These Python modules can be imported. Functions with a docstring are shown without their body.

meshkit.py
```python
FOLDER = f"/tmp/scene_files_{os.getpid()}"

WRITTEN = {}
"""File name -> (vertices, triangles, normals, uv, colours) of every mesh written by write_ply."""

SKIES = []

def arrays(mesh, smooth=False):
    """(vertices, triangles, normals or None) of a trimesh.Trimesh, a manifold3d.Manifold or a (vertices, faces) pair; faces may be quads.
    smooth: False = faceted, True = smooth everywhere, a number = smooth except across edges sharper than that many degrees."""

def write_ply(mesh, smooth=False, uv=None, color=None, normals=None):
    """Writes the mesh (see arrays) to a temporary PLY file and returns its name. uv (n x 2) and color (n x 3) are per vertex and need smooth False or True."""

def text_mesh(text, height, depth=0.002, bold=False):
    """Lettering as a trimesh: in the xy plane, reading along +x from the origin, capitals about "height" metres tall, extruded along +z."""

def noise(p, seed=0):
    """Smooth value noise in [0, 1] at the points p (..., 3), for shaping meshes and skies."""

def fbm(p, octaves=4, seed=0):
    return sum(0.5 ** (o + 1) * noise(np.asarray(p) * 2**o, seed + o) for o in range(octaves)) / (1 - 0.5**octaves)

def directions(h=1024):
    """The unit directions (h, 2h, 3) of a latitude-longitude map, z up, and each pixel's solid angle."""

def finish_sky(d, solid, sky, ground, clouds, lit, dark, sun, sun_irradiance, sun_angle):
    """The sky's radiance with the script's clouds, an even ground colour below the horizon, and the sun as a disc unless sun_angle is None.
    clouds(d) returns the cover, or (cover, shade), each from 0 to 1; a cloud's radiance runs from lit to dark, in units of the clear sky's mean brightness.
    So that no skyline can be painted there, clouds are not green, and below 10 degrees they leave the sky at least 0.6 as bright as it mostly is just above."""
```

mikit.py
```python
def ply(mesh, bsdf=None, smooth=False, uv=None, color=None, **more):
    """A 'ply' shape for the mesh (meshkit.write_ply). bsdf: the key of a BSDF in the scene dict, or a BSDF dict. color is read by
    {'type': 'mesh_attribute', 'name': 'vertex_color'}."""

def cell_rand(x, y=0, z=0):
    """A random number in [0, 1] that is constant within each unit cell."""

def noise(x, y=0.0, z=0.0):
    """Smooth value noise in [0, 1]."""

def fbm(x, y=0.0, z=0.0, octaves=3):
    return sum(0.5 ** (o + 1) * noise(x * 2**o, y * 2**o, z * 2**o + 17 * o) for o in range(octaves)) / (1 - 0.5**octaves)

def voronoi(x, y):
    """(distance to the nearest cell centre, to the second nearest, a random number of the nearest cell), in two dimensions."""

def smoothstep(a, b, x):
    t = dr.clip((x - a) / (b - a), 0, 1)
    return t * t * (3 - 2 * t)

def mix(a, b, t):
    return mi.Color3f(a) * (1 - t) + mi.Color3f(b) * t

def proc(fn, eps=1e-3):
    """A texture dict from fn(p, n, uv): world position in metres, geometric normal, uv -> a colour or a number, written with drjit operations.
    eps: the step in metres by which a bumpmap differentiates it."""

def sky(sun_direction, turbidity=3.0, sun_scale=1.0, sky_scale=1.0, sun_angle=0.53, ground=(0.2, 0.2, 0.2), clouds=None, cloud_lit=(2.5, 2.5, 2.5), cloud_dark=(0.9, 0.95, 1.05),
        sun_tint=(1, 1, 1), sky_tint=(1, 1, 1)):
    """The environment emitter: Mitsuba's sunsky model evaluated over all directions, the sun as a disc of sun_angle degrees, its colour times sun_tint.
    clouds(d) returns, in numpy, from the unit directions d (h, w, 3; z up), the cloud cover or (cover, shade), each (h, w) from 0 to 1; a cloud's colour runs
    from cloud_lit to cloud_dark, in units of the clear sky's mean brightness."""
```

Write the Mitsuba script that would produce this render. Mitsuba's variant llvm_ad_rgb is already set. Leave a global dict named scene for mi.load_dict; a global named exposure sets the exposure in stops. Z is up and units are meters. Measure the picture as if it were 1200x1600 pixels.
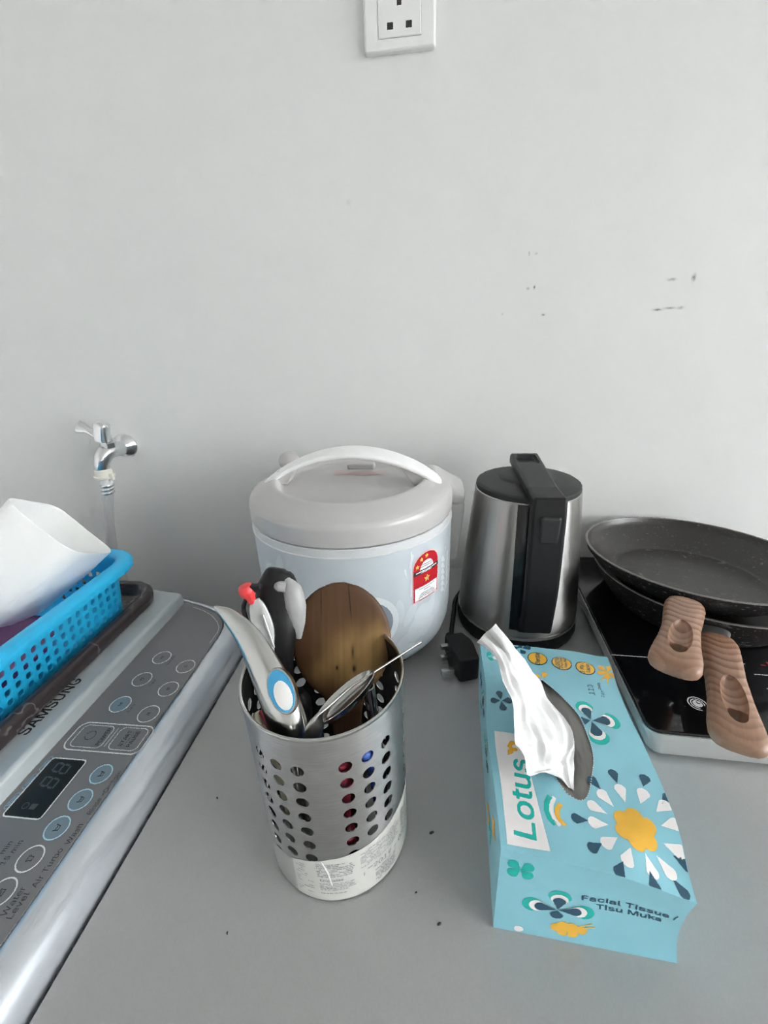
import math
import numpy as np
import trimesh
import manifold3d as m3
import mitsuba as mi
import drjit as dr
from shapely import affinity
from shapely.geometry import Polygon, Point, box as sbox, LineString
from shapely.ops import unary_union
from scipy.ndimage import zoom as nzoom
import mikit, meshkit
from mikit import ply, proc, noise, fbm, smoothstep, mix

scene, labels = {'type': 'scene'}, {}

# ---------------------------------------------------------------- camera, sky, exposure
RIGHT, DOWN, FWD = np.array([[0.993528, 0.107858, -0.035632], [0.00963, -0.392534, -0.919687], [-0.113182, 0.913392, -0.391032]])
EYE = np.array([0.0, -0.69997, 0.41161])
scene['camera'] = {'type': 'perspective', 'fov': 84.1401, 'fov_axis': 'x', 'near_clip': 0.02, 'far_clip': 100.0,
                   'to_world': mi.ScalarTransform4f().look_at(origin=EYE.tolist(), target=(EYE + FWD).tolist(), up=(-DOWN).tolist())}
exposure = 5.40
scene['sky'] = mikit.sky(sun_direction=(-0.6, 0.3, 0.74), turbidity=4.0, sun_scale=0.0, ground=(0.3, 0.3, 0.3),
                         clouds=lambda d: (0.95 + 0.05 * meshkit.fbm(d * 4.0, 3), 0.25 * meshkit.fbm(d * 3.0 + 9.0, 3)),
                         cloud_lit=(2.50, 2.54, 2.56), cloud_dark=(1.65, 1.67, 1.71))

# ---------------------------------------------------------------- materials
def srgb(r, g, b):
    return [((c / 255.0) / 12.92 if c / 255.0 < 0.04045 else ((c / 255.0 + 0.055) / 1.055) ** 2.4) for c in (r, g, b)]

def rgb(c):
    return {'type': 'rgb', 'value': list(c)}

def mat(name, color, rough=0.5, metal=0.0, spec=0.5, coat=0.0, coat_gloss=0.9, **more):
    b = {'type': 'principled', 'base_color': color if isinstance(color, dict) else rgb(color), 'roughness': rough, 'metallic': metal, 'specular': spec}
    if coat:
        b['clearcoat'] = coat
        b['clearcoat_gloss'] = coat_gloss
    b.update(more)
    scene[name] = {'type': 'twosided', 'bsdf': b}
    return name

def spot(x, z, cx, cz, sx, sz):
    return dr.exp(-(dr.square((x - cx) / sx) + dr.square((z - cz) / sz)))

def wall_color(p, n, uv):
    x, z = p.x, p.z
    m = 0.94 + 0.08 * fbm(x * 3.0, z * 3.0, 0.0, 3)
    base = mi.Color3f(0.625, 0.63, 0.62) * m
    wob = 0.5 + 1.0 * noise(x * 420.0, z * 420.0, p.y * 100.0)
    s = 0.9 * spot(x, z, 0.3505, 0.4640, 0.0022, 0.0040) + 0.7 * spot(x, z, 0.3230, 0.4625, 0.0050, 0.0016)
    s += 0.8 * spot(x, z, 0.3120, 0.4255, 0.0060, 0.0013) + 0.75 * spot(x, z, 0.3270, 0.4270, 0.0070, 0.0012) + 0.6 * spot(x, z, 0.3420, 0.4268, 0.0040, 0.0018)
    s += 0.8 * spot(x, z, 0.1320, 0.4599, 0.0018, 0.0014) + 0.8 * spot(x, z, 0.1407, 0.4612, 0.0013, 0.0020) + 0.9 * spot(x, z, 0.1569, 0.4250, 0.0020, 0.0012)
    s += 0.4 * spot(x, z, 0.1392, 0.5028, 0.0016, 0.0012) + 0.45 * spot(x, z, 0.1297, 0.5030, 0.0010, 0.0025) + 0.35 * spot(x, z, 0.0988, 0.4281, 0.0012, 0.0012)
    s += 0.22 * spot(x, z, -0.119, 0.577, 0.0030, 0.0030)
    return mix(base, [0.13, 0.125, 0.12], dr.clip(s * wob, 0, 0.9))

def wall_bump(p, n, uv):
    ridge = spot(p.x, p.z, 0.238, 0.385, 0.0010, 0.014) * 0.5
    return 0.00028 * fbm(p.x * 260.0, p.y * 260.0, p.z * 260.0, 3) + 0.0008 * fbm(p.x * 20.0, p.y * 20.0, p.z * 14.0, 2) + 0.0007 * ridge

scene['wall_paint'] = {'type': 'twosided', 'bsdf': {'type': 'bumpmap', 'arbitrary': proc(wall_bump, eps=6e-4), 'scale': 1.0,
                       'bsdf': {'type': 'principled', 'base_color': proc(wall_color), 'roughness': 0.55, 'specular': 0.25}}}
mat('plain_paint', (0.74, 0.74, 0.73), 0.7, spec=0.2)
mat('grey_paint', (0.66, 0.66, 0.64), 0.7, spec=0.2)
mat('floor_tile', (0.40, 0.39, 0.38), 0.4)

def counter_color(p, n, uv):
    s = noise(p.x * 900.0, p.y * 900.0, 0.0)
    l = fbm(p.x * 6.0, p.y * 6.0, 0.0, 3)
    return mi.Color3f(0.335, 0.338, 0.335) * (0.93 + 0.05 * s + 0.09 * l)
mat('laminate', proc(counter_color), 0.36, spec=0.45)
mat('white_plastic', (0.68, 0.68, 0.67), 0.32)
mat('slot_shade', (0.02, 0.02, 0.02), 0.6)
mat('chrome', (0.78, 0.79, 0.80), 0.09, metal=1.0)
mat('steel', (0.55, 0.55, 0.53), 0.15, metal=1.0)
mat('brushed_steel', (0.60, 0.60, 0.595), 0.30, metal=1.0)

def caddy_color(p, n, uv):
    a = dr.atan2(p.y + 0.4597, p.x + 0.0805)
    st = noise(p.z * 2600.0, a * 6.0, 0.0)
    bl = fbm(p.x * 55.0, p.y * 55.0, p.z * 55.0, 3)
    return mi.Color3f(0.45, 0.45, 0.445) * (0.80 + 0.16 * st + 0.22 * bl)
mat('caddy_steel', proc(caddy_color), 0.34, metal=1.0, anisotropic=0.85)
mat('caddy_inner_shade', (0.07, 0.07, 0.07), 0.5, metal=1.0)  # same steel darkened: the shade inside the holder is put into the colour

def kettle_color(p, n, uv):
    a = dr.atan2(p.y + 0.1423, p.x - 0.1265)
    st = noise(a * 420.0, p.z * 9.0, 0.0)
    return mi.Color3f(0.48, 0.472, 0.455) * (0.86 + 0.2 * st)
mat('kettle_steel', proc(kettle_color), 0.32, metal=1.0, anisotropic=0.9)
mat('black_plastic', (0.008, 0.008, 0.009), 0.42, spec=0.3)
mat('charcoal_plastic', (0.022, 0.023, 0.024), 0.45, spec=0.33)
mat('black_gloss', (0.008, 0.008, 0.009), 0.12)
mat('black_glass', (0.004, 0.004, 0.005), 0.05, spec=0.5)
mat('silver_paint', (0.64, 0.67, 0.71), 0.27, metal=0.7)
mat('lid_grey', (0.40, 0.44, 0.45), 0.35, spec=0.5)
mat('panel_grey', (0.165, 0.163, 0.165), 0.36, spec=0.5)
mat('cabinet_grey', (0.46, 0.48, 0.50), 0.4)
mat('print_white', (0.66, 0.66, 0.66), 0.4)
mat('print_pale', (0.40, 0.42, 0.43), 0.4)
mat('print_black', (0.03, 0.03, 0.033), 0.45)
mat('print_dark_grey', (0.055, 0.055, 0.058), 0.45)
mat('ring_blue', (0.38, 0.56, 0.64), 0.4)
mat('button_blue', (0.16, 0.22, 0.26), 0.4)
mat('display_black', (0.014, 0.014, 0.012), 0.3, spec=0.3)
mat('digit_off', (0.060, 0.062, 0.055), 0.3)
mat('tag_blue', (0.20, 0.42, 0.60), 0.4)

def tray_color(p, n, uv):
    v = dr.abs(fbm(p.x * 30.0, p.y * 30.0, p.z * 30.0, 4) - 0.5)
    vein = 1.0 - smoothstep(0.0, 0.022, v)
    m = noise(p.x * 18.0, p.y * 18.0, 3.0)
    return mix([0.034, 0.025, 0.026], [0.15, 0.13, 0.13], vein * smoothstep(0.45, 0.75, m) * 0.8)
mat('tray_marble', proc(tray_color), 0.24)
mat('basket_blue', (0.02, 0.43, 0.74), 0.33, spec=0.5)
mat('ceramic', (0.80, 0.81, 0.80), 0.10, spec=0.55, coat=0.4)
mat('purple_plastic', (0.15, 0.045, 0.17), 0.35)
mat('navy_plastic', (0.03, 0.04, 0.12), 0.35)
mat('hose_plastic', (0.50, 0.50, 0.49), 0.3)
mat('ivory_plastic', (0.72, 0.70, 0.62), 0.4)
mat('cooker_lid_grey', (0.44, 0.43, 0.425), 0.20, spec=0.5)
mat('cooker_handle', (0.74, 0.74, 0.74), 0.26)
mat('cooker_body_blue', (0.475, 0.52, 0.55), 0.17, spec=0.5)
mat('cooker_band', (0.55, 0.56, 0.57), 0.22)
mat('flower_print', (0.62, 0.66, 0.68), 0.2)
mat('leaf_print', (0.53, 0.575, 0.60), 0.2)
mat('badge_grey', (0.22, 0.25, 0.30), 0.3)
mat('red_print', (0.42, 0.012, 0.02), 0.35)
mat('paper_white', (0.76, 0.76, 0.76), 0.5)
mat('pink_edge', (0.72, 0.45, 0.46), 0.5)
mat('star_yellow', (0.85, 0.48, 0.08), 0.45)
mat('text_grey', (0.25, 0.25, 0.27), 0.5)
mat('faded_red', (0.55, 0.36, 0.36), 0.35)

def granite(p, n, uv):
    a = noise(p.x * 520.0, p.y * 520.0, p.z * 520.0)
    b = noise(p.x * 210.0 + 7.0, p.y * 210.0, p.z * 210.0)
    s = smoothstep(0.80, 0.93, a) * 0.8 + smoothstep(0.84, 0.95, b) * 0.7
    return mix([0.013, 0.012, 0.012], [0.17, 0.155, 0.145], dr.clip(s, 0, 1))
mat('granite_black', proc(granite), 0.42, spec=0.5)

def granite_in(p, n, uv):
    a = noise(p.x * 520.0, p.y * 520.0, p.z * 520.0)
    b = noise(p.x * 130.0 + 7.0, p.y * 130.0, p.z * 130.0)
    s = smoothstep(0.80, 0.93, a) * 0.45 + smoothstep(0.88, 0.95, b) * 0.5
    return mix([0.018, 0.016, 0.0145], [0.14, 0.125, 0.115], dr.clip(s, 0, 1))
mat('granite_inside', proc(granite_in), 0.34, spec=0.6)
mat('rim_worn', (0.16, 0.15, 0.14), 0.35, metal=0.4)
mat('bare_metal', (0.35, 0.35, 0.35), 0.4, metal=0.9)

def handle_wood(along, origin):
    ax, ay, az = along
    sx, sy = -ay / math.hypot(ax, ay), ax / math.hypot(ax, ay)
    def fn(p, n, uv):
        dx, dy, dz = p.x - origin[0], p.y - origin[1], p.z - origin[2]
        t = dx * ax + dy * ay + dz * az
        s = dx * sx + dy * sy
        g = (t + 42.0 * s * s) * 95.0 + 1.6 * fbm(t * 22.0, s * 26.0, dz * 26.0, 2)
        r = g - dr.floor(g)
        line = smoothstep(0.15, 0.85, r) * (1.0 - smoothstep(0.85, 1.0, r))
        fine = noise(t * 60.0, s * 900.0, dz * 500.0)
        c = mix([0.30, 0.175, 0.115], [0.17, 0.085, 0.052], dr.clip(line * 0.75 * noise(g * 0.7, 3.0, 1.0) + 0.2 * line + 0.22 * fine, 0, 1))
        return c
    return fn

def paddle_color(p, n, uv):
    x, z = p.x + 0.0765, p.z - 0.174
    grain = noise(x * 420.0, z * 14.0, p.y * 14.0)
    wx = x + 0.010 * (fbm(x * 40.0, z * 30.0, 2.0, 3) - 0.5)
    wz = z + 0.022 * (fbm(x * 36.0, z * 26.0, 7.0, 3) - 0.5)
    gold = 1.05 * dr.exp(-(dr.square((wx - 0.013) / 0.019) + dr.square((wz + 0.012) / 0.020))) + 0.35 * dr.exp(-(dr.square((wx + 0.014) / 0.013) + dr.square((wz + 0.022) / 0.012))) + 0.45 * dr.exp(-(dr.square((wx - 0.031) / 0.008) + dr.square((wz - 0.004) / 0.014)))
    c = mix([0.056, 0.023, 0.011], [0.42, 0.26, 0.105], dr.clip(gold + 0.05, 0, 1)) * (0.84 + 0.26 * grain)
    crack = spot(x, z, 0.010 - 0.08 * (z - 0.035), 0.036, 0.0005, 0.015) + 0.7 * spot(x, z, -0.013, 0.036, 0.0005, 0.012)
    pit = spot(x, z, 0.013, -0.020, 0.0016, 0.003) + spot(x, z, 0.012, -0.006, 0.0012, 0.006) * 0.8 + spot(x, z, -0.001, -0.018, 0.0011, 0.0018)
    return mix(c, [0.015, 0.008, 0.005], dr.clip(crack + pit, 0, 0.9))
mat('paddle_wood', proc(paddle_color), 0.5, spec=0.3)

mat('box_blue', (0.235, 0.515, 0.605), 0.25, spec=0.5)
mat('box_side_blue', (0.30, 0.52, 0.60), 0.3, spec=0.5)
mat('ink_white', (0.78, 0.76, 0.76), 0.3)
mat('ink_navy', (0.020, 0.075, 0.125), 0.3)
mat('ink_green', (0.015, 0.42, 0.36), 0.3)
mat('ink_orange', (0.80, 0.42, 0.03), 0.3)
mat('ink_gold', (0.78, 0.44, 0.05), 0.3)
mat('film_grey', (0.19, 0.185, 0.175), 0.28, spec=0.6)
scene['tissue'] = {'type': 'twosided', 'bsdf': {'type': 'diffuse', 'reflectance': rgb((0.71, 0.71, 0.71))}}
mat('sticker', (0.50, 0.50, 0.47), 0.4)
mat('worn_sticker', (0.45, 0.45, 0.43), 0.35, metal=0.5)
mat('cream', (0.68, 0.66, 0.50), 0.5)
mat('pink', (0.50, 0.06, 0.13), 0.45)
mat('maroon_plastic', (0.14, 0.008, 0.02), 0.4)
mat('blue_plastic', (0.02, 0.07, 0.30), 0.35)
mat('red_plastic', (0.68, 0.05, 0.05), 0.35)
mat('soft_grey', (0.33, 0.33, 0.33), 0.4)
mat('clear_grey', (0.46, 0.47, 0.46), 0.2, metal=0.3)
mat('oval_blue', (0.05, 0.30, 0.52), 0.25)
mat('oval_white', (0.72, 0.72, 0.70), 0.25)
scene['red_led'] = {'type': 'twosided', 'bsdf': {'type': 'principled', 'base_color': rgb((0.45, 0.02, 0.02)), 'roughness': 0.3}}

# ---------------------------------------------------------------- helpers
T4 = mi.ScalarTransform4f

def numbered(key):
    if key not in scene and not any(k.startswith(key + '__') for k in scene):
        return key
    i = 1
    while f'{key}_{i:03d}' in scene or any(k.startswith(f'{key}_{i:03d}__') for k in scene):
        i += 1
    return f'{key}_{i:03d}'

def add(key, mesh, bsdf, smooth=30, **kw):
    key = numbered(key)
    scene[key] = ply(mesh, bsdf, smooth=smooth, **kw)
    return key

def tag(key, label, category=None, group=None, kind=None):
    d = labels.setdefault(key, {})
    d['label'] = label
    if category: d['category'] = category
    if group: d['group'] = group
    if kind: d['kind'] = kind
    return key

def struct(key, mesh, bsdf, label, smooth=30):
    k = add(key, mesh, bsdf, smooth)
    labels[k] = {'label': label, 'category': label.split(',')[0].split()[-1] if False else key.split('_')[0], 'kind': 'structure'}
    return k

def cat(*ms):
    return trimesh.util.concatenate([m for m in ms if m is not None])

def mv(m, t=(0, 0, 0), R=None):
    m = m.copy()
    if R is not None:
        m.vertices = m.vertices @ np.asarray(R).T
    m.vertices = m.vertices + np.asarray(t)
    return m

def frame(z, x=(1, 0, 0)):
    z = np.asarray(z, float); z = z / np.linalg.norm(z)
    x = np.asarray(x, float); x = x - z * (x @ z); x /= np.linalg.norm(x)
    return np.stack([x, np.cross(z, x), z], 1)

def rotz(a):
    c, s = math.cos(a), math.sin(a)
    return np.array([[c, -s, 0], [s, c, 0], [0, 0, 1.0]])

def bx(x0, x1, y0, y1, z0, z1):
    return trimesh.creation.box(bounds=[[x0, y0, z0], [x1, y1, z1]])

def rbox(ext, r, n=8):
    e = np.asarray(ext, float) / 2
    s = trimesh.creation.uv_sphere(1.0, count=[n, 2 * n]).vertices
    pts = np.vstack([s * r + np.array([a, b, c]) * (e - r) for a in (-1, 1) for b in (-1, 1) for c in (-1, 1)])
    return trimesh.convex.convex_hull(pts)

def hull(pts):
    return trimesh.convex.convex_hull(np.asarray(pts, float))

def slab(poly, z0, z1, r, n=4, bottom=False):
    """A convex outline with its top edge rounded (and the bottom edge, if asked)."""
    loops = []
    for i in range(n + 1):
        a = i / n * math.pi / 2
        q = np.array(poly.buffer(-r * (1 - math.cos(a)) - 1e-9).exterior.coords)[:-1]
        loops.append(np.c_[q, np.full(len(q), z1 - r + r * math.sin(a))])
        if bottom:
            loops.append(np.c_[q, np.full(len(q), z0 + r - r * math.sin(a))])
    if not bottom:
        q = np.array(poly.exterior.coords)[:-1]
        loops.append(np.c_[q, np.full(len(q), z0)])
    return hull(np.vstack(loops))

def rrect(x0, x1, y0, y1, r, n=8):
    return sbox(x0 + r, y0 + r, x1 - r, y1 - r).buffer(r, quad_segs=n)

def rings(loops, cap0=True, cap1=True, closed=False):
    """A skin through loops of equal length."""
    L = [np.asarray(l, float) for l in loops]
    K, M = len(L[0]), len(L)
    V = np.vstack(L)
    F = []
    i = np.arange(K); j = (i + 1) % K
    for a in range(M if closed else M - 1):
        b = (a + 1) % M
        F.append(np.c_[a * K + i, a * K + j, b * K + j]); F.append(np.c_[a * K + i, b * K + j, b * K + i])
    if not closed:
        if cap0:
            V = np.vstack([V, L[0].mean(0)]); F.append(np.c_[j, i, np.full(K, len(V) - 1)])
        if cap1:
            V = np.vstack([V, L[-1].mean(0)]); F.append(np.c_[(M - 1) * K + i, (M - 1) * K + j, np.full(K, len(V) - 1)])
    m = trimesh.Trimesh(V, np.vstack(F), process=False)
    if m.volume < 0: m.invert()
    return m

def lathe(profile, n=96, center=(0, 0, 0), closed=False):
    a = np.arange(n) * 2 * np.pi / n
    L = [np.c_[max(r, 1e-5) * np.cos(a), max(r, 1e-5) * np.sin(a), np.full(n, z)] for r, z in profile]
    return mv(rings(L, closed=closed), center)

def bez(P, n=24):
    """A smooth curve through the points (Catmull-Rom)."""
    P = np.asarray(P, float)
    if len(P) == 2:
        return P[0] + (P[1] - P[0]) * np.linspace(0, 1, n)[:, None]
    Q = np.vstack([2 * P[0] - P[1], P, 2 * P[-1] - P[-2]])
    out = []
    k = max(2, n // (len(P) - 1))
    for i in range(len(P) - 1):
        a, b, c, d = Q[i:i + 4]
        t = np.linspace(0, 1, k, endpoint=False)[:, None]
        out.append(0.5 * (2 * b + (c - a) * t + (2 * a - 5 * b + 4 * c - d) * t ** 2 + (3 * b - a - 3 * c + d) * t ** 3))
    return np.vstack(out + [P[-1:]])

def sweep(path, sec, up=(0, 0, 1), wid=1.0, thk=1.0, n=0):
    """Section (closed 2D loop: x across, y along up) carried along a path; wid and thk scale it point by point."""
    p = bez(path, n) if n else np.asarray(path, float)
    M = len(p)
    f = lambda s: np.interp(np.linspace(0, 1, M), np.linspace(0, 1, len(s)), s) if np.ndim(s) else np.full(M, s)
    w, h = f(wid), f(thk)
    t = np.gradient(p, axis=0); t /= np.linalg.norm(t, axis=1, keepdims=True)
    up = np.asarray(up, float)
    if up.ndim == 2:
        up = np.stack([np.interp(np.linspace(0, 1, M), np.linspace(0, 1, len(up)), up[:, i]) for i in range(3)], 1)
    up = np.broadcast_to(up, t.shape)
    x = np.cross(t, up); x /= np.linalg.norm(x, axis=1, keepdims=True)
    u = np.cross(x, t)
    s = np.asarray(sec, float)
    return rings([p[i] + s[:, :1] * w[i] * x[i] + s[:, 1:] * h[i] * u[i] for i in range(M)])

def oval(a=1.0, b=1.0, n=20, e=2.0):
    t = np.arange(n) * 2 * np.pi / n
    c, s = np.cos(t), np.sin(t)
    return np.c_[a * np.sign(c) * np.abs(c) ** (2 / e), b * np.sign(s) * np.abs(s) ** (2 / e)]

def tube(path, r, n=0, k=14, up=(0.03, 0.02, 1)):
    return sweep(path, oval(1, 1, k), up, r, r, n)

def man(m):
    return m3.Manifold(m3.Mesh(np.asarray(m.vertices, np.float32), np.asarray(m.faces, np.uint32)))

def unman(m):
    q = m.to_mesh()
    return trimesh.Trimesh(np.array(q.vert_properties[:, :3], float), np.array(q.tri_verts), process=False)

def weld(m):
    m = m.copy(); m.merge_vertices(); return m

def cut(a, *bs):
    a = man(weld(a))
    for b in bs:
        a = a - man(weld(b))
    return unman(a)

# flat print: polygons or text in a plane, laid on a surface by a mapping
def tri(poly):
    V, F, at = [], [], 0
    for g in getattr(poly, 'geoms', [poly]):
        if g.is_empty or g.area < 1e-12: continue
        v, f = trimesh.creation.triangulate_polygon(g, engine='earcut')
        V.append(v); F.append(f + at); at += len(v)
    return np.vstack(V), np.vstack(F)

_TEXT = {}
def text2(s, height, bold=False):
    if (s, bold) not in _TEXT:
        m = meshkit.text_mesh(s, 1.0, 0.1, bold)
        keep = np.abs(m.vertices[m.faces][:, :, 2] - m.vertices[:, 2].max()).max(1) < 1e-6
        f = m.faces[keep]
        used, inv = np.unique(f, return_inverse=True)
        v = m.vertices[used][:, :2]
        v = v - (v.max(0) + v.min(0)) / 2
        _TEXT[s, bold] = v, inv.reshape(-1, 3)
    v, f = _TEXT[s, bold]
    return v * height, f

def turn(vf, deg=0, at=(0, 0), sx=1.0):
    v, f = vf
    a = math.radians(deg)
    v = np.c_[v[:, 0] * sx, v[:, 1]] @ np.array([[math.cos(a), math.sin(a)], [-math.sin(a), math.cos(a)]])
    return v + np.asarray(at), f

def lay(items, mapping, step=0.0):
    """items: (vertices, faces) pairs or polygons in 2D; mapping: (n,2)->(n,3)."""
    ms = []
    for it in items:
        v, f = it if isinstance(it, tuple) else tri(it)
        v = np.c_[v, np.zeros(len(v))]
        if step:
            v, f = trimesh.remesh.subdivide_to_size(v, f, step, max_iter=12)
        ms.append(trimesh.Trimesh(mapping(v[:, :2]), f, process=False))
    return cat(*ms)

def teardrop(w, l, n=14):
    """Round at the far end (+y), pointed at the origin."""
    t = np.linspace(-np.pi, 0, n)
    r = w / 2
    pts = [(0, 0)] + [(-r * math.cos(a), (l - r) - r * math.sin(a)) for a in t]
    return Polygon(pts).buffer(0)

def petal(cx, cy, ang, w, l, r0=0.0):
    p = affinity.translate(teardrop(w, l), 0, r0)
    return affinity.translate(affinity.rotate(p, ang - 90, origin=(0, 0)), cx, cy)

def leaf(cx, cy, ang, w, l):
    t = np.linspace(0, np.pi, 12)
    p = Polygon(np.r_[np.c_[(1 - np.cos(t)) * l / 2, np.sin(t) ** 1.2 * w / 2], np.c_[(1 + np.cos(t)) * l / 2, -np.sin(t) ** 1.2 * w / 2][1:-1]])
    return affinity.translate(affinity.rotate(p.buffer(0), ang, origin=(0, 0)), cx, cy)

def star(cx, cy, r, k=5, inner=0.45, rot=90):
    a = np.radians(rot + np.arange(2 * k) * 180 / k)
    q = np.where(np.arange(2 * k) % 2 == 0, r, r * inner)
    return Polygon(np.c_[cx + q * np.cos(a), cy + q * np.sin(a)])

def ringp(cx, cy, r, w, n=16):
    return Point(cx, cy).buffer(r, quad_segs=n).difference(Point(cx, cy).buffer(r - w, quad_segs=n))

# ================================================================ the room
CZ, FZ = 1.74, -0.87                      # ceiling and floor heights; the counter top is z = 0
X0, X1, Y0 = -1.30, 2.90, -3.2
struct('wall_back', bx(X0 - .1, X1 + .1, 0, 0.1, FZ, CZ), 'wall_paint', 'white painted wall with small scuff marks', False)
struct('wall_left', bx(X0 - .1, X0, Y0, 0, FZ, CZ), 'plain_paint', 'white painted side wall', False)
struct('wall_front', bx(X0 - .1, X1 + .1, Y0 - .1, Y0, FZ, CZ), 'grey_paint', 'white painted wall behind the viewer', False)
WY0, WY1, WZ0, WZ1 = -3.0, -0.40, -0.20, 1.66
struct('wall_right', cat(bx(X1, X1 + .1, Y0, WY0, FZ, CZ), bx(X1, X1 + .1, WY1, 0, FZ, CZ), bx(X1, X1 + .1, WY0, WY1, FZ, WZ0), bx(X1, X1 + .1, WY0, WY1, WZ1, CZ)),
       'plain_paint', 'white painted side wall with a window opening', False)
struct('ceiling', bx(X0 - .1, X1 + .1, Y0 - .1, 0.1, CZ, CZ + .1), 'plain_paint', 'white ceiling', False)
struct('floor', bx(X0 - .1, X1 + .1, Y0 - .1, 0.1, FZ - .1, FZ), 'floor_tile', 'grey floor', False)
wf = cat(bx(X1 + .02, X1 + .07, WY0, WY1, WZ0, WZ0 + .04), bx(X1 + .02, X1 + .07, WY0, WY1, WZ1 - .04, WZ1), bx(X1 + .02, X1 + .07, WY0, WY0 + .04, WZ0 + .04, WZ1 - .04),
         bx(X1 + .02, X1 + .07, WY1 - .04, WY1, WZ0 + .04, WZ1 - .04), bx(X1 + .02, X1 + .07, -1.72, -1.68, WZ0 + .04, WZ1 - .04))
struct('window_1', wf, 'white_plastic', 'white window frame', False)

# worktop with the cupboard that carries it
k = add('countertop', slab(rrect(-.262, X1 - .005, -.66, -.0005, .003), -.032, 0, .0025, bottom=True), 'laminate')
tag(k, 'grey laminate worktop holding the rice cooker, kettle and tissue box', 'countertop')
k = add('base_cabinet__carcass', bx(-.255, X1 - .01, -.62, -.005, FZ, -.0325), 'plain_paint', False)
labels['base_cabinet'] = {'label': 'white base cabinet under the grey worktop', 'category': 'cabinet'}
for i in range(5):
    x0 = -.25 + i * .62
    add('base_cabinet__door', slab(rrect(x0 + .002, x0 + .615, -.80, -.05, .004), 0, .018, .003).apply_transform(trimesh.transformations.rotation_matrix(math.pi / 2, (1, 0, 0))).apply_translation((0, -.6205, 0)), 'plain_paint')

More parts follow.
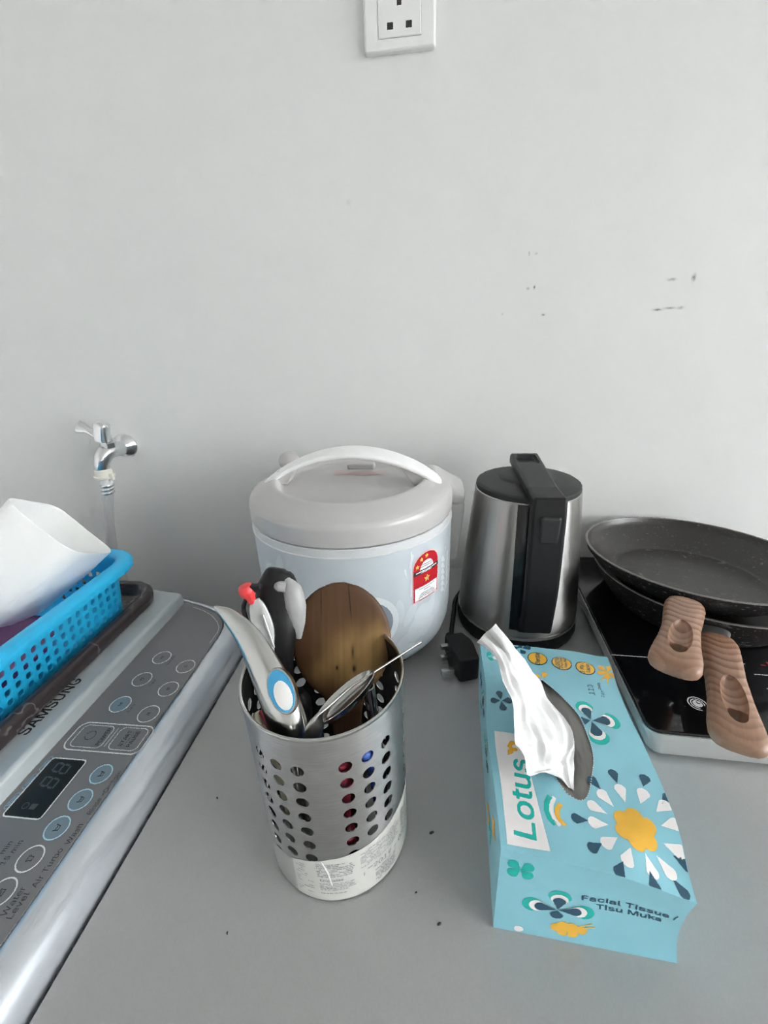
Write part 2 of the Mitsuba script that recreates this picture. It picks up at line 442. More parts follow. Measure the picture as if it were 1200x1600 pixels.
# ================================================================ wall socket
def socket():
    cx, cz = -.0445, .7665
    base = cut(rbox((.086, .018, .086), .0035), bx(-.0262, .0262, -.02, -.0075, -.0322, .0322))
    base = cut(base, bx(-.1, .1, 0, .1, -.1, .1))
    add('wall_socket__plate', mv(base, (cx, -.0005, cz)), 'white_plastic', 35)
    mod = rbox((.0516, .006, .0636), .0012)
    L = dict(live=(-.0112, -.0215), neutral=(.0112, -.0215))
    holes = [mv(bx(-.0036, .0036, -.01, .01, -.0032, .0032), (a, 0, b)) for a, b in L.values()] + [bx(-.0027, .0027, -.01, .01, -.0045, .0055)]
    add('wall_socket__socket_module', mv(cut(mod, *holes), (cx, -.0073, cz)), 'white_plastic', 35)
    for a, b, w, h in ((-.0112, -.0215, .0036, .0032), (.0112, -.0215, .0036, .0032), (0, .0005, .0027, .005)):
        q = add('wall_socket__slot', bx(cx + a - w, cx + a + w, -.0101, -.0062, cz + b - h, cz + b + h), 'slot_shade', False)  # dark block fills the opening in place of its shade
        labels[q] = {'label': 'dark block standing for the shade in a pin slot'}
    labels['wall_socket'] = {'label': 'white square wall socket with three pin slots high on the wall', 'category': 'socket'}
socket()

# ================================================================ tap and hose
def tap():
    X, Z = -.551, .238
    def along(m):          # lathe axis z -> -y (out of the wall)
        return mv(m, (X, -.0005, Z), np.array([[1, 0, 0], [0, 0, -1], [0, 1, 0.0]]))
    add('water_tap__flange', along(lathe([(0, 0), (.0215, 0), (.022, .002), (.0205, .005), (.017, .0095), (.0125, .013), (.0115, .016), (0, .016)], 40)), 'chrome', 40)
    body = [(X, -.014, Z), (X - .001, -.030, Z + .001), (X - .003, -.042, Z + .001), (X - .007, -.052, Z - .006), (X - .011, -.0555, Z - .017), (X - .0135, -.0555, Z - .029)]
    add('water_tap__spout', tube(body, [.0115, .0130, .0140, .0132, .0118, .0112], 30), 'chrome', 40)
    add('water_tap__valve_stem', sweep([(X + .000, -.042, Z + .010), (X + .002, -.044, Z + .019), (X + .003, -.045, Z + .022)], oval(1, 1, 6), (0, 1, 0), [.0118, .0115, .0105], [.0118, .0115, .0105], 8), 'chrome', 20)
    add('water_tap__lever_cap', sweep([(X - .004, -.046, Z + .021), (X - .001, -.047, Z + .034), (X + .004, -.048, Z + .047), (X + .0055, -.048, Z + .0515)], oval(1, 1, 14, 3), (0, 1, 0), [.0122, .0122, .0110, .007], [.0115, .011, .0100, .006], 14), 'chrome', 35)
    hp = [(X - .006, -.049, Z + .030), (X - .014, -.052, Z + .034), (X - .021, -.053, Z + .040), (X - .030, -.053, Z + .044), (X - .0365, -.053, Z + .046), (X - .039, -.053, Z + .0465)]
    add('water_tap__lever_handle', sweep(hp, oval(1, 1, 14), (.1, -.8, .5), [.0075, .0060, .0058, .0100, .0102, .005], [.0045, .0035, .0028, .0028, .0028, .0018], 30), 'chrome', 40)
    labels['water_tap'] = {'label': 'small chrome water tap fixed to the wall', 'category': 'tap'}
    hx, hy = X - .0135, -.055
    add('drain_hose__collar', lathe([(0, .0), (.0155, 0), (.0165, .002), (.0165, .004), (.0138, .0048), (.0138, .0145), (.0128, .0155), (0, .0155)], 24, (hx, hy, .1955)), 'ivory_plastic', 35)
    add('drain_hose__clip', rbox((.008, .006, .011), .0015).apply_translation((hx + .0165, hy - .004, .198)), 'ivory_plastic')
    add('drain_hose__fitting', lathe([(0, -.024), (.0085, -.024), (.0085, -.018), (.0095, -.017), (.0095, -.001), (0, -.001)], 24, (hx, hy, .1962)), 'white_plastic', 35)
    for i in range(3):
        add('drain_hose__clamp_ring', lathe([(.0088, -.0022), (.0104, -.0018), (.0108, 0), (.0104, .0018), (.0088, .0022)], 28, (hx - .0012 * i, hy, .181 - .0065 * i), True), 'chrome', 40)
    add('drain_hose__hose', tube([(hx, hy, .190), (hx - .004, hy, .165), (hx - .013, hy, .135), (hx - .024, hy, .09), (hx - .034, hy + .004, .03), (hx - .034, hy + .012, -.10), (hx - .03, hy + .012, -.4), (hx - .02, hy + .012, FZ + .01)], .0090, 60), 'hose_plastic', 50)
    labels['drain_hose'] = {'label': 'translucent grey hose with ivory collar hanging from the tap', 'category': 'hose'}
tap()

# ================================================================ washing machine
MP = dict(panel=.0305, lid=.0502)
def washer():
    corner = [(-.292, -.262), (-.2922, -.248), (-.2945, -.233), (-.2985, -.222), (-.306, -.2115), (-.318, -.2005), (-.337, -.190), (-.365, -.1795), (-.400, -.1695), (-.45, -.163), (-.55, -.158), (-.70, -.158)]
    out = [(-.292, -.79)] + corner + [(-.82, -.17), (-.83, -.19), (-.83, -.77), (-.81, -.79)]
    pl = np.array(Polygon(out).simplify(0).segmentize(.01).exterior.coords)[:-1]
    if Polygon(pl).exterior.is_ccw is False: pl = pl[::-1]
    d = np.roll(pl, -1, 0) - np.roll(pl, 1, 0)
    nn = np.c_[d[:, 1], -d[:, 0]]; nn /= np.linalg.norm(nn, axis=1, keepdims=True)
    fac = np.clip(.22 + .78 * np.clip(nn[:, 0], 0, 1) ** 1.5, .22, 1)[:, None]
    ring = lambda o, z: np.c_[pl + nn * o * fac, np.full(len(pl), z)]
    add('washing_machine__trim', rings([ring(-.004, .012), ring(-.0035, .0282), ring(0, .0300), ring(.006, .0300), ring(.012, .0288), ring(.018, .0255), ring(.0225, .0205), ring(.0255, .014), ring(.027, .006), ring(.0268, -.004), ring(.0245, -.012), ring(.022, -.016), ring(-.004, -.016)], False, False), 'silver_paint', 60)
    add('washing_machine__cabinet', rings([ring(.0205, -.0155), ring(.0205, FZ + .02), ring(.016, FZ + .003)]), 'cabinet_grey', 40)
    add('washing_machine__top_deck', rings([ring(-.0042, -.014), ring(-.0042, .0285), ring(-.0065, .0290)]), 'panel_grey', 40)
    pan = Polygon([(-.2935, -.785)] + [(x - .0015 if i < 2 else x - .002, y - .0035 if i > 2 else y) for i, (x, y) in enumerate(corner[:8])] + [(-.40, -.175), (-.40, -.785)]).buffer(-.001).buffer(.0005)
    V, F = tri(pan)
    add('washing_machine__control_panel', trimesh.creation.extrude_polygon(pan, .0012, engine='earcut').apply_translation((0, 0, .0292)), 'panel_grey', 20)
    lid = Polygon([(-.385, -.775), (-.385, -.1815), (-.3875, -.1795), (-.45, -.170), (-.55, -.166), (-.79, -.166), (-.81, -.19), (-.81, -.775)])
    add('washing_machine__lid', slab(lid, .0293, .0500, .0055, 5), 'lid_grey', 50)
    on = lambda z: (lambda v: np.c_[-np.asarray(v)[:, 1] * 1.0, np.asarray(v)[:, 0], np.full(len(v), z)])
    P, LZ = on(MP['panel'] + .0002), on(MP['lid'])
    at = lambda x, y: (y / 1000.0, -x / 1000.0)                 # world millimetres -> print plane (u along +y, v along -x)
    # outline near the panel's rear end
    ln = LineString([(-.210 - .02, .3005), (-.236, .3015), (-.2255, .3095), (-.2145, .322), (-.2045, .339), (-.1945, .366), (-.184, .40)])
    ln = LineString([(-.268, .2985), (-.245, .2985), (-.2345, .3015), (-.2225, .3105), (-.2085, .3255), (-.1985, .3435), (-.1895, .366)])
    q = add('washing_machine__panel_outline', lay([ln.buffer(.0006)], P), 'print_pale'); labels[q] = {'label': 'thin pale outline'}
    def button(x, y, r, w, ring_mat, fill=None, icon=None):
        c = at(x, y)
        b = numbered('washing_machine__button')
        if fill:
            add(b, lay([Point(c).buffer(r - w * .5, quad_segs=10)], on(MP['panel'] + .0001)), fill)
            add(b + '__ring', lay([ringp(*c, r, w)], P), ring_mat)
        else:
            add(b, lay([ringp(*c, r, w)], P), ring_mat)
        if icon is not None:
            add(b + '__icon', lay([affinity.translate(icon, *c)], on(MP['panel'] + .0003)), 'print_black')
        labels[b] = {'label': 'round button with a pale ring'}
        return b
    s = .001
    shirt = Polygon([(-3, 1), (-2, 2.6), (-.8, 2.2), (.8, 2.2), (2, 2.6), (3, 1), (1.8, .6), (1.8, -2.4), (-1.8, -2.4), (-1.8, .6)])
    shirt = affinity.scale(shirt.difference(shirt.buffer(-.55)), s, s, origin=(0, 0))
    tub = Polygon([(-3, 2), (-2, -2.4), (2, -2.4), (3, 2), (2.2, 2), (1.4, -1.7), (-1.4, -1.7), (-2.2, 2)]).union(sbox(-1.9, -.3, 1.9, .5))
    tub = affinity.scale(tub, s, s, origin=(0, 0))
    sq = affinity.scale(sbox(-2.2, -2.2, 2.2, 2.2).difference(sbox(-1.6, -1.6, 1.6, 1.6)).union(sbox(-1.2, -.3, 1.2, .3)).union(sbox(-1.2, .7, 1.2, 1.1)), s, s, origin=(0, 0))
    for (x, y), ic in zip([(-348.5, -299.1), (-308.1, -312.4), (-350.7, -337.0), (-309.0, -349.2), (-351.8, -375.0), (-310.6, -385.1)], (tub, sq, shirt, sq, tub, sq)):
        button(x, y, .0115, .0010, 'print_white', 'button_blue' if (x, y) == (-351.8, -375.0) else None, affinity.scale(ic, .8, .8, origin=(0, 0)))
    for (x, y), blue, ic in zip([(-313.2, -455.2), (-314.6, -479.6), (-316.6, -503.7), (-319.6, -527.1), (-321.8, -549.9), (-323.6, -573)], (1, 1, 1, 0, 0, 0), (tub, tub, tub, shirt, sq, sq)):
        button(x, y, .0100, .0011, 'ring_blue' if blue else 'print_white', 'button_blue' if blue else None, ic)
    def words(txt, x, y, h, m='print_black', bold=False, z=None, sx=1.0, deg=0, name='lettering'):
        q = add('washing_machine__' + name, lay([turn(text2(txt, h, bold), deg, at(x, y), sx)], z or P), m)
        return q
    for t, x, y, h in [('Spin', -296, -457, .0042), ('Rinse', -297.5, -484, .0042), ('Wash', -298, -507, .0045), ('Air Turbo', -300, -531.5, .0045), ('Water', -307.5, -554, .0046), ('Level', -301.5, -556, .0046), ('15 min', -339, -524.5, .0042), ('10 min', -347, -526, .0042)]:
        words(t, x, y, h)
    for t, x, y in [('Delicates', -333.6, -303.1), ('Air Turbo Dry', -291.4, -319.4), ('Quick', -334.1, -341.3), ('Jeans', -292.8, -353.4), ('Fuzzy', -335.1, -378.9), ('Blanket', -294.9, -389.0)]:
        words(t, x, y, .0030, 'print_dark_grey')
    add('washing_machine__lettering', lay([ringp(*at(-297.2, -469.5), .0022, .0006), LineString([at(-297.2, -466.5), at(-297.2, -463.5)]).buffer(.0004), LineString([at(-297.2, -472.5), at(-297.2, -474.5)]).buffer(.0004)], P), 'print_black')
    # power and start buttons in a common frame
    fr = lambda x0, x1, y0, y1, r, w: rrect(y0 / 1000, y1 / 1000, -x1 / 1000, -x0 / 1000, r).difference(rrect(y0 / 1000 + w, y1 / 1000 - w, -x1 / 1000 + w, -x0 / 1000 - w, max(r - w, .0005)))
    q = add('washing_machine__button_frame', lay([fr(-377, -290, -434, -400, .010, .0013)], P), 'print_white'); labels[q] = {'label': 'pale rounded frame around power and start buttons'}
    q = add('washing_machine__power_button', lay([fr(-371, -335, -430, -403.5, .006, .0007)], P), 'print_white')
    add(q + '__lettering', lay([turn(text2('POWER', .0042, True), 0, at(-340.5, -416.5))], P), 'print_black')
    add(q + '__icon', lay([ringp(*at(-356, -416), .0055, .0008).difference(sbox(*at(-355, -417.2), *at(-365, -414.8)))], P), 'print_dark_grey'); labels[q] = {'label': 'power button'}
    q = add('washing_machine__start_button', lay([fr(-328, -296, -430, -403.5, .006, .0007)], P), 'print_white')
    add(q + '__lettering', lay([turn(text2('START', .0042, True), 0, at(-316, -416.5)), turn(text2('PAUSE', .0042, True), 0, at(-307, -416.5)), LineString([at(-311.4, -425), at(-311.4, -408)]).buffer(.0002)], P), 'print_black'); labels[q] = {'label': 'start and pause button'}
    add('washing_machine__lettering', lay([LineString([at(-331.5, -427), at(-331.5, -406)]).buffer(.0005)], P), 'print_pale')
    # display
    q = add('washing_machine__display', lay([rrect(-.4985, -.4435, .338, .3745, .003)], on(MP['panel'] + .0001)), 'display_black'); labels[q] = {'label': 'dark two digit display'}
    add(q + '__frame', lay([fr(-375.5, -337, -499.5, -442.5, .004, .0012)], P), 'print_white')
    def seg8(c, w, h, t):
        S = [sbox(-w, h - t, w, h), sbox(-w, -t / 2, w, t / 2), sbox(-w, -h, w, -h + t)] + [sbox(a * w - t / 2, b0, a * w + t / 2, b1) for a in (-1, 1) for b0, b1 in ((t * .8, h - t * 1.3), (-h + t * 1.3, -t * .8))]
        return [affinity.translate(affinity.skew(g, 8, origin=(0, 0)), *c) for g in S]
    add(q + '__digits', lay(seg8(at(-357, -467), .0042, .0085, .0018) + seg8(at(-357, -453), .0042, .0085, .0018) + [ringp(*at(-361, -489), .003, .0007), sbox(*at(-350, -491.5), *at(-356, -486.5))], P), 'digit_off')
    for t, x, y in [('Wash', -377.3, -486), ('Rinse', -377.3, -467.5), ('Spin', -376.6, -449.5)]:
        q = add('washing_machine__indicator', lay([rrect(y / 1000 - .0075, y / 1000 + .0075, -x / 1000 - .0022, -x / 1000 + .0022, .002).difference(rrect(y / 1000 - .0069, y / 1000 + .0069, -x / 1000 - .0016, -x / 1000 + .0016, .0015))], P), 'tag_blue')
        add(q + '__lettering', lay([turn(text2(t, .0026, True), 0, at(x, y))], P), 'tag_blue')
    add('washing_machine__lettering', lay([Point(at(-339, -541)).buffer(.0014)], P), 'ring_blue')
    # maker's name on the lid
    q = words('SAMSUNG', -410.5, -398, .0125, 'print_black', True, LZ, .88); labels[q] = {'label': 'large dark lettering on the lid'}
    labels['washing_machine'] = {'label': 'silver grey top loading washing machine with button panel beside the worktop', 'category': 'washing machine'}
washer()

# ================================================================ tray, basket, bowls
def tray():
    out = np.array(rrect(-.715, -.410, -.62, -.178, .045, 14).exterior.coords)[:-1]
    R = lambda d, z: np.c_[np.array(rrect(-.715 + d, -.410 - d, -.62 + d, -.178 - d, .045 - d, 14).exterior.coords)[:-1], np.full(len(out), z)]
    add('serving_tray', rings([R(.005, .0502), R(.002, .0525), R(0, .0600), R(.0005, .0655), R(.004, .0695), R(.0085, .0708), R(.013, .0695), R(.016, .065), R(.0195, .0575), R(.024, .0545), R(.034, .0540)]), 'tray_marble', 50)
    tag('serving_tray', 'dark brown marbled tray lying on the washing machine lid', 'tray')
tray()

def unwrap(poly, thick, warp, length):
    cs = m3.CrossSection([np.array(r.coords)[:-1] for g in getattr(poly, 'geoms', [poly]) for r in [g.exterior, *g.interiors]], m3.FillRule.EvenOdd)
    m = m3.Manifold.extrude(cs, thick).refine_to_length(length)
    v = unman(m)
    v.vertices = warp(v.vertices)
    if v.volume < 0: v.invert()
    return v

def basket():
    bx0, bx1, by0, by1, zb, zt = -.675, -.4395, -.575, -.2270, .0548, .132
    O = LineString(rrect(bx0, bx1, by0, by1, .018, 12).exterior.coords)
    if not O.is_ccw if hasattr(O, 'is_ccw') else False: O = LineString(list(O.coords)[::-1])
    pts = np.array(O.coords)
    seg = np.linalg.norm(np.diff(pts, axis=0), axis=1); S = np.r_[0, np.cumsum(seg)]
    ctr = np.array([(bx0 + bx1) / 2, (by0 + by1) / 2])
    per = S[-1]
    def outline(s):
        s = np.mod(s, per)
        p = np.c_[np.interp(s, S, pts[:, 0]), np.interp(s, S, pts[:, 1])]
        a = np.c_[np.interp((s + .001) % per, S, pts[:, 0]), np.interp((s + .001) % per, S, pts[:, 1])] - np.c_[np.interp((s - .001) % per, S, pts[:, 0]), np.interp((s - .001) % per, S, pts[:, 1])]
        n = np.c_[a[:, 1], -a[:, 0]]; n /= np.linalg.norm(n, axis=1, keepdims=True)
        n *= np.sign(np.sum(n * (p - ctr), 1, keepdims=True))
        return p, n
    def warp(v):
        p, n = outline(v[:, 0])
        return np.c_[p + n * (.011 * (v[:, 1] / .075) - .0018 + v[:, 2:3] * 1.0) if False else p + n * ((.011 * v[:, 1] / .075)[:, None] - .0018 + v[:, 2:3]), zb + v[:, 1]]
    strip = sbox(.0002, 0, per - .0002, zt - zb)
    # hole columns on the four sides: find the long side at x = bx1 first
    hs = []
    u = np.arange(0, per, .0005); P, N = outline(u)
    for nx, ny in ((1, 0), (-1, 0), (0, 1), (0, -1)):
        side = u[(N @ np.array([nx, ny])) > .999]
        if len(side) == 0: continue
        br = np.where(np.diff(side) > .002)[0]
        if len(br): side = np.r_[side[br[0] + 1:], side[:br[0] + 1] + per]
        for c in np.arange(side[0] + .004, side[-1] - .003, .0126):
            for r in range(4):
                hs.append(rrect(c - .0036, c + .0036, .0125 + r * .0125 - .004, .0125 + r * .0125 + .004, .0022, 2))
                if c > per: hs[-1] = affinity.translate(hs[-1], -per, 0)
    wall = unwrap(strip.difference(unary_union(hs)), .0018, warp, .012)
    add('plastic_basket__side_wall', wall, 'basket_blue', 35)
    fl = Polygon(pts).buffer(-.001)
    add('plastic_basket__floor', trimesh.creation.extrude_polygon(fl, .002, engine='earcut').apply_translation((0, 0, zb - .0002)), 'basket_blue', 30)
    ss = np.linspace(0, per, 160, endpoint=False); p, n = outline(ss)
    L = lambda o, z: np.c_[p + n * (o + .0105), np.full(len(p), zb + z)]
    add('plastic_basket__rim', rings([L(-.002, .070), L(-.002, .0765), L(.000, .0800), L(.005, .0825), L(.013, .0820), L(.0185, .0790), L(.0205, .0735), L(.0195, .0695), L(.0175, .0690), L(.017, .0735), L(.012, .0780), L(.004, .078), L(.0005, .075), L(.0003, .070)], closed=True), 'basket_blue', 50)
    labels['plastic_basket'] = {'label': 'bright blue perforated plastic basket standing on the dark tray', 'category': 'basket'}
basket()

def square_bowl():
    k = .885
    A, F_, B, N_ = [EYE + k * (np.array(a) - EYE) for a in [(-.557, -.244, .234), (-.586, -.143, .178), (-.494, -.159, .102), (-.466, -.261, .159)]]
    c = (A + B + F_ + N_) / 4
    n = np.array([.6, .51, .62]); n /= np.linalg.norm(n)
    x = (F_ - A); x -= n * (x @ n); x /= np.linalg.norm(x)
    M = np.stack([x, np.cross(n, x), n], 1)
    h = np.linalg.norm(F_ - A) / 2 * 1.0
    t = np.arange(96) * 2 * np.pi / 96
    def sq(s, z, e, lift=0.0):
        q = oval(1, 1, 96, e) * s
        d = np.hypot(q[:, 0], q[:, 1]) / (s + 1e-9)
        return np.c_[q, z + lift * (d - 1)]
    prof = [(1.0, 0, 5, .004), (.995, -.006, 4.8, .003), (.985, -.026, 4.5, .002), (.96, -.052, 4, .001), (.91, -.078, 3.8, 0), (.84, -.104, 3.5, 0), (.72, -.119, 3.2, 0), (.66, -.122, 3, 0), (.65, -.127, 3, 0), (.60, -.127, 3, 0)]
    inner = [(.955, -.0015, 5, .004), (.95, -.024, 4.5, .002), (.925, -.050, 4, .001), (.87, -.074, 3.8, 0), (.79, -.098, 3.5, 0), (.66, -.112, 3.2, 0), (.2, -.115, 2.5, 0)]
    loops = [sq(s * h, z, e, l) for s, z, e, l in prof[::-1]] + [sq(.985 * h, .0012, 5, .004)] + [sq(s * h, z, e, l) for s, z, e, l in inner]
    m = rings(loops)
    add('square_bowl', mv(m, c, M), 'ceramic', 50)
    tag('square_bowl', 'white glossy square bowl tipped over in the blue basket', 'bowl')
square_bowl()
add('purple_bowl', lathe([(0, 0), (.046, 0), (.048, .003), (.060, .010), (.0705, .027), (.0715, .029), (.072, .027), (.069, .025), (.058, .010), (.046, .006), (0, .005)], 48, (-.5165, -.365, .0568)), 'purple_plastic', 40)
tag('purple_bowl', 'purple bowl seen through the holes of the blue basket', 'bowl')
add('navy_box', mv(cut(slab(rrect(-.06, .06, -.045, .045, .01), 0, .062, .002), slab(rrect(-.057, .057, -.042, .042, .008), .003, .07, .001)), (-.505, -.505, .0568)), 'navy_plastic', 30)
tag('navy_box', 'dark blue container low in the blue basket', 'container')

# ================================================================ rice cooker
def cooker():
    CX, CY, R = -.1065, -.178, .1311
    c = (CX, CY, 0)
    add('rice_cooker__body', lathe([(.06, .010), (.095, .010), (.106, .013), (.1165, .020), (.1245, .031), (.129, .045), (.1308, .062), (R, .08), (R, .188), (.1295, .1885), (0, .1885)], 160, c), 'cooker_body_blue', 40)
    add('rice_cooker__base', lathe([(0, 0), (.098, 0), (.103, .003), (.1045, .011), (.104, .0125), (0, .0125)], 96, c), 'black_plastic', 30)
    add('rice_cooker__upper_band', lathe([(.120, .1876), (.1312, .1876), (.1321, .1885), (.1321, .1895), (.1313, .1905), (.1311, .1985), (.1300, .1995), (.120, .1995)], 160, c, True), 'cooker_band', 30)
    lid = [(.125, .2012), (.1308, .2012), (.1318, .203), (.1315, .2205), (.1300, .2250), (.1268, .2285), (.121, .2315), (.112, .2355), (.103, .2395), (.0985, .2408), (.0955, .2400), (.0935, .2375), (.0915, .2330), (.088, .2305), (.080, .2300), (.05, .2312), (0, .2318)]
    add('rice_cooker__lid', lathe([(0, .2012)] + lid, 160, c), 'cooker_lid_grey', 40)
    # carrying handle arched over the lid
    th = np.linspace(-1, 1, 41)
    px = CX - .0015 + .1175 * th
    pz = .2255 + .046 * np.cos(th * math.pi / 2) ** .72 + .003 * th
    sec = oval(1, 1, 20, 3.2)
    w = .013 + .0085 * (1 - th ** 4)
    add('rice_cooker__handle', sweep(np.c_[px, np.full(41, CY - .002), pz], sec, (0, 0, 1), w, .0042 + .0008 * (1 - th ** 2)), 'cooker_handle', 50)
    for s in (-1, 1):
        P = [(CX + s * .103, CY - .002, .236), (CX + s * .088, CY - .002, .244), (CX + s * .073, CY - .002, .252)]
        add('rice_cooker__handle_lug', hull(np.vstack([mv(rbox((.018, .026, .006), .002), (CX + s * .090, CY - .002, .2345)).vertices, mv(rbox((.030, .028, .006), .002), (CX + s * .080, CY - .002, .2520), np.array([[math.cos(s * .42), 0, math.sin(s * .42)], [0, 1, 0], [-math.sin(s * .42), 0, math.cos(s * .42)]])).vertices])), 'cooker_lid_grey', 40)
    vent = lathe([(0, .0), (.0105, 0), (.0125, .004), (.0130, .009), (.0120, .0145), (.0085, .019), (.004, .0208), (0, .021)], 32)
    vent.vertices *= [1.15, 1.15, 1.1]
    add('rice_cooker__steam_vent', mv(vent, (CX - .0985, CY + .058, .2335), frame((-.35, .05, 1))), 'cooker_lid_grey', 50)
    # hinge housing on the right, slim clip on the left
    hz = hull(np.vstack([mv(rbox((.030, .062, .026), .012), (CX + .103, CY + .034, .2245)).vertices, mv(rbox((.026, .064, .024), .011), (CX + .1360, CY + .034, .2070)).vertices, mv(rbox((.040, .060, .012), .005), (CX + .1290, CY + .034, .2060)).vertices]))
    add('rice_cooker__hinge_cover', hz, 'cooker_lid_grey', 50)
    hb2 = hull(np.vstack([mv(rbox((.034, .058, .02), .007), (CX + .1320, CY + .034, .1905)).vertices, mv(rbox((.018, .040, .02), .0048), (CX + .1330, CY + .030, .122)).vertices]))
    add('rice_cooker__dew_collector', hb2, 'cooker_lid_grey', 50)
    add('rice_cooker__side_clip', mv(rbox((.007, .034, .052), .003), (CX - .1325, CY + .012, .199)), 'cooker_lid_grey', 40)
    # prints on the curved body: (s along the girth in metres from azimuth -90 deg, z)
    def cyl(o): return lambda v: np.c_[CX + (R + o) * np.cos(v[:, 0] / R - math.pi / 2), CY + (R + o) * np.sin(v[:, 0] / R - math.pi / 2), v[:, 1]]
    S = lambda az: math.radians(az + 90) * R
    st = .004
    bc = (S(-75), .1005)
    add('rice_cooker__badge', lay([Point(bc).buffer(.0375, quad_segs=16).difference(Point(bc).buffer(.0300, quad_segs=16))], cyl(.0006), st), 'flower_print')
    q = add('rice_cooker__badge__centre', lay([Point(bc).buffer(.0305, quad_segs=16)], cyl(.0004), st), 'badge_grey'); labels[q] = {'label': 'grey round centre'}
    add('rice_cooker__badge__lamp', lay([turn(text2('WARM', .004, True), 0, (bc[0] + .012, bc[1] - .004))], cyl(.0007), st), 'red_print')
    def leaves(items, m):
        q = add('rice_cooker__floral_print', lay(items, cyl(.0004), st), m); labels[q] = {'label': 'pale floral print'}
    P = []
    for az, z, ang, w, l in [(-57, .092, 95, .012, .034), (-55.5, .085, 60, .013, .036), (-53, .075, 35, .013, .034), (-52, .060, 20, .011, .028), (-49, .092, 20, .018, .026), (-49.5, .078, 15, .02, .03), (-44, .06, 40, .014, .03), (-41, .082, 60, .012, .036), (-38, .078, 75, .010, .036), (-62, .055, 30, .014, .04), (-66, .045, 15, .012, .04)]:
        P.append(leaf(S(az), z, ang, w, l))
    leaves(P, 'leaf_print')
    P = [petal(S(-20.8), .098 + .0088 * i, a, .0075, .0150) for i in range(6) for a in (40, 140)] + [petal(S(-20.8), .151, 90, .004, .012), LineString([(S(-20.8), .095), (S(-20.8), .155)]).buffer(.0006)]
    leaves(P, 'flower_print')
    leaves([petal(S(-52), .160, 75, .004, .020), LineString([(S(-51), .125), (S(-50.6), .183)]).buffer(.0009), petal(S(-53.5), .15, 100, .003, .014)], 'flower_print')
    P = []
    for az, z, ang in [(-122, .150, 80), (-124, .135, 110), (-120, .13, 60), (-128, .12, 95), (-118, .115, 75), (-132, .10, 100), (-121, .09, 70), (-113, .08, 120), (-127, .08, 85)]:
        P.append(leaf(S(az), z, ang, .012, .034))
    leaves(P, 'leaf_print')
    # energy label
    sx = S(-40.2); h = .0215
    arch = sbox(sx - h, .113, sx + h, .157).union(affinity.scale(Point(sx, .157).buffer(h, quad_segs=12), 1, .85, origin=(sx, .157)))
    el = 'rice_cooker__energy_label'
    add(el, lay([arch.buffer(.0012)], cyl(.0005), st), 'pink_edge'); labels[el] = {'label': 'red and white arched energy label'}
    add(el + '__red_field', lay([arch.intersection(sbox(-1, .1315, 1, .2)), sbox(sx - h, .1135, sx - h + .0018, .1315), sbox(sx + h - .0018, .1135, sx + h, .1315)], cyl(.0007), st), 'red_print')
    add(el + '__white_field', lay([affinity.scale(Point(sx, .1545).buffer(.0115), 1, .95, origin=(sx, .1545)).intersection(sbox(-1, .1545, 1, .2)), sbox(sx - h + .0018, .1155, sx + h - .0018, .1318)], cyl(.0009), st), 'paper_white')
    add(el + '__dark_band', lay([sbox(sx - h, .1495, sx + h, .1545)], cyl(.0010), st), 'print_black')
    add(el + '__stars', lay([star(sx, .1405, .0055)] + [star(sx + .0162 * math.cos(a), .1565 + .0145 * math.sin(a), .0034) for a in (math.radians(165), math.radians(125), math.radians(92))], cyl(.0011), st), 'star_yellow')
    rows = [LineString([(sx - .015 + o, z), (sx + .015 - o, z)]).buffer(.0005, cap_style=2) for o, z in [(.001, .1295), (.009, .1265), (.004, .1225), (.002, .1202), (.0, .1178), (.006, .161), (.004, .1585), (.001, .1138)]]
    add(el + '__small_print', lay(rows + [turn(text2('2', .005, True), 0, (sx, .1405))], cyl(.0013), st), 'text_grey')
    add(el + '__band_print', lay([LineString([(sx - .018, .1526), (sx + .018, .1526)]).buffer(.0006, cap_style=2), LineString([(sx - .010, .1508), (sx + .008, .1508)]).buffer(.0004, cap_style=2)], cyl(.0012), st), 'paper_white')
    # warning sticker on the lid, behind the handle
    w = LineString([(-.032, -.008), (-.016, -.012), (0, -.0135), (.016, -.012), (.032, -.008)]).buffer(.005, cap_style=2)
    flat = lambda v: np.c_[CX + .006 + v[:, 0], CY + .047 + v[:, 1], np.full(len(v), .2325)]
    q = add('rice_cooker__lid_sticker', lay([LineString([(-.036, y + .004 * 0), (0, y - .005), (.036, y)]).buffer(.0011, cap_style=2) for y in (-.004, -.0085, -.013, -.0175)], flat), 'faded_red'); labels[q] = {'label': 'faded red print on the lid'}
    add('rice_cooker__lid_catch', mv(rbox((.040, .012, .009), .003), (CX + .004, CY + .060, .2345)), 'cooker_lid_grey', 40)
    labels['rice_cooker'] = {'label': 'round pale blue rice cooker with grey lid and white arched handle', 'category': 'rice cooker'}
cooker()

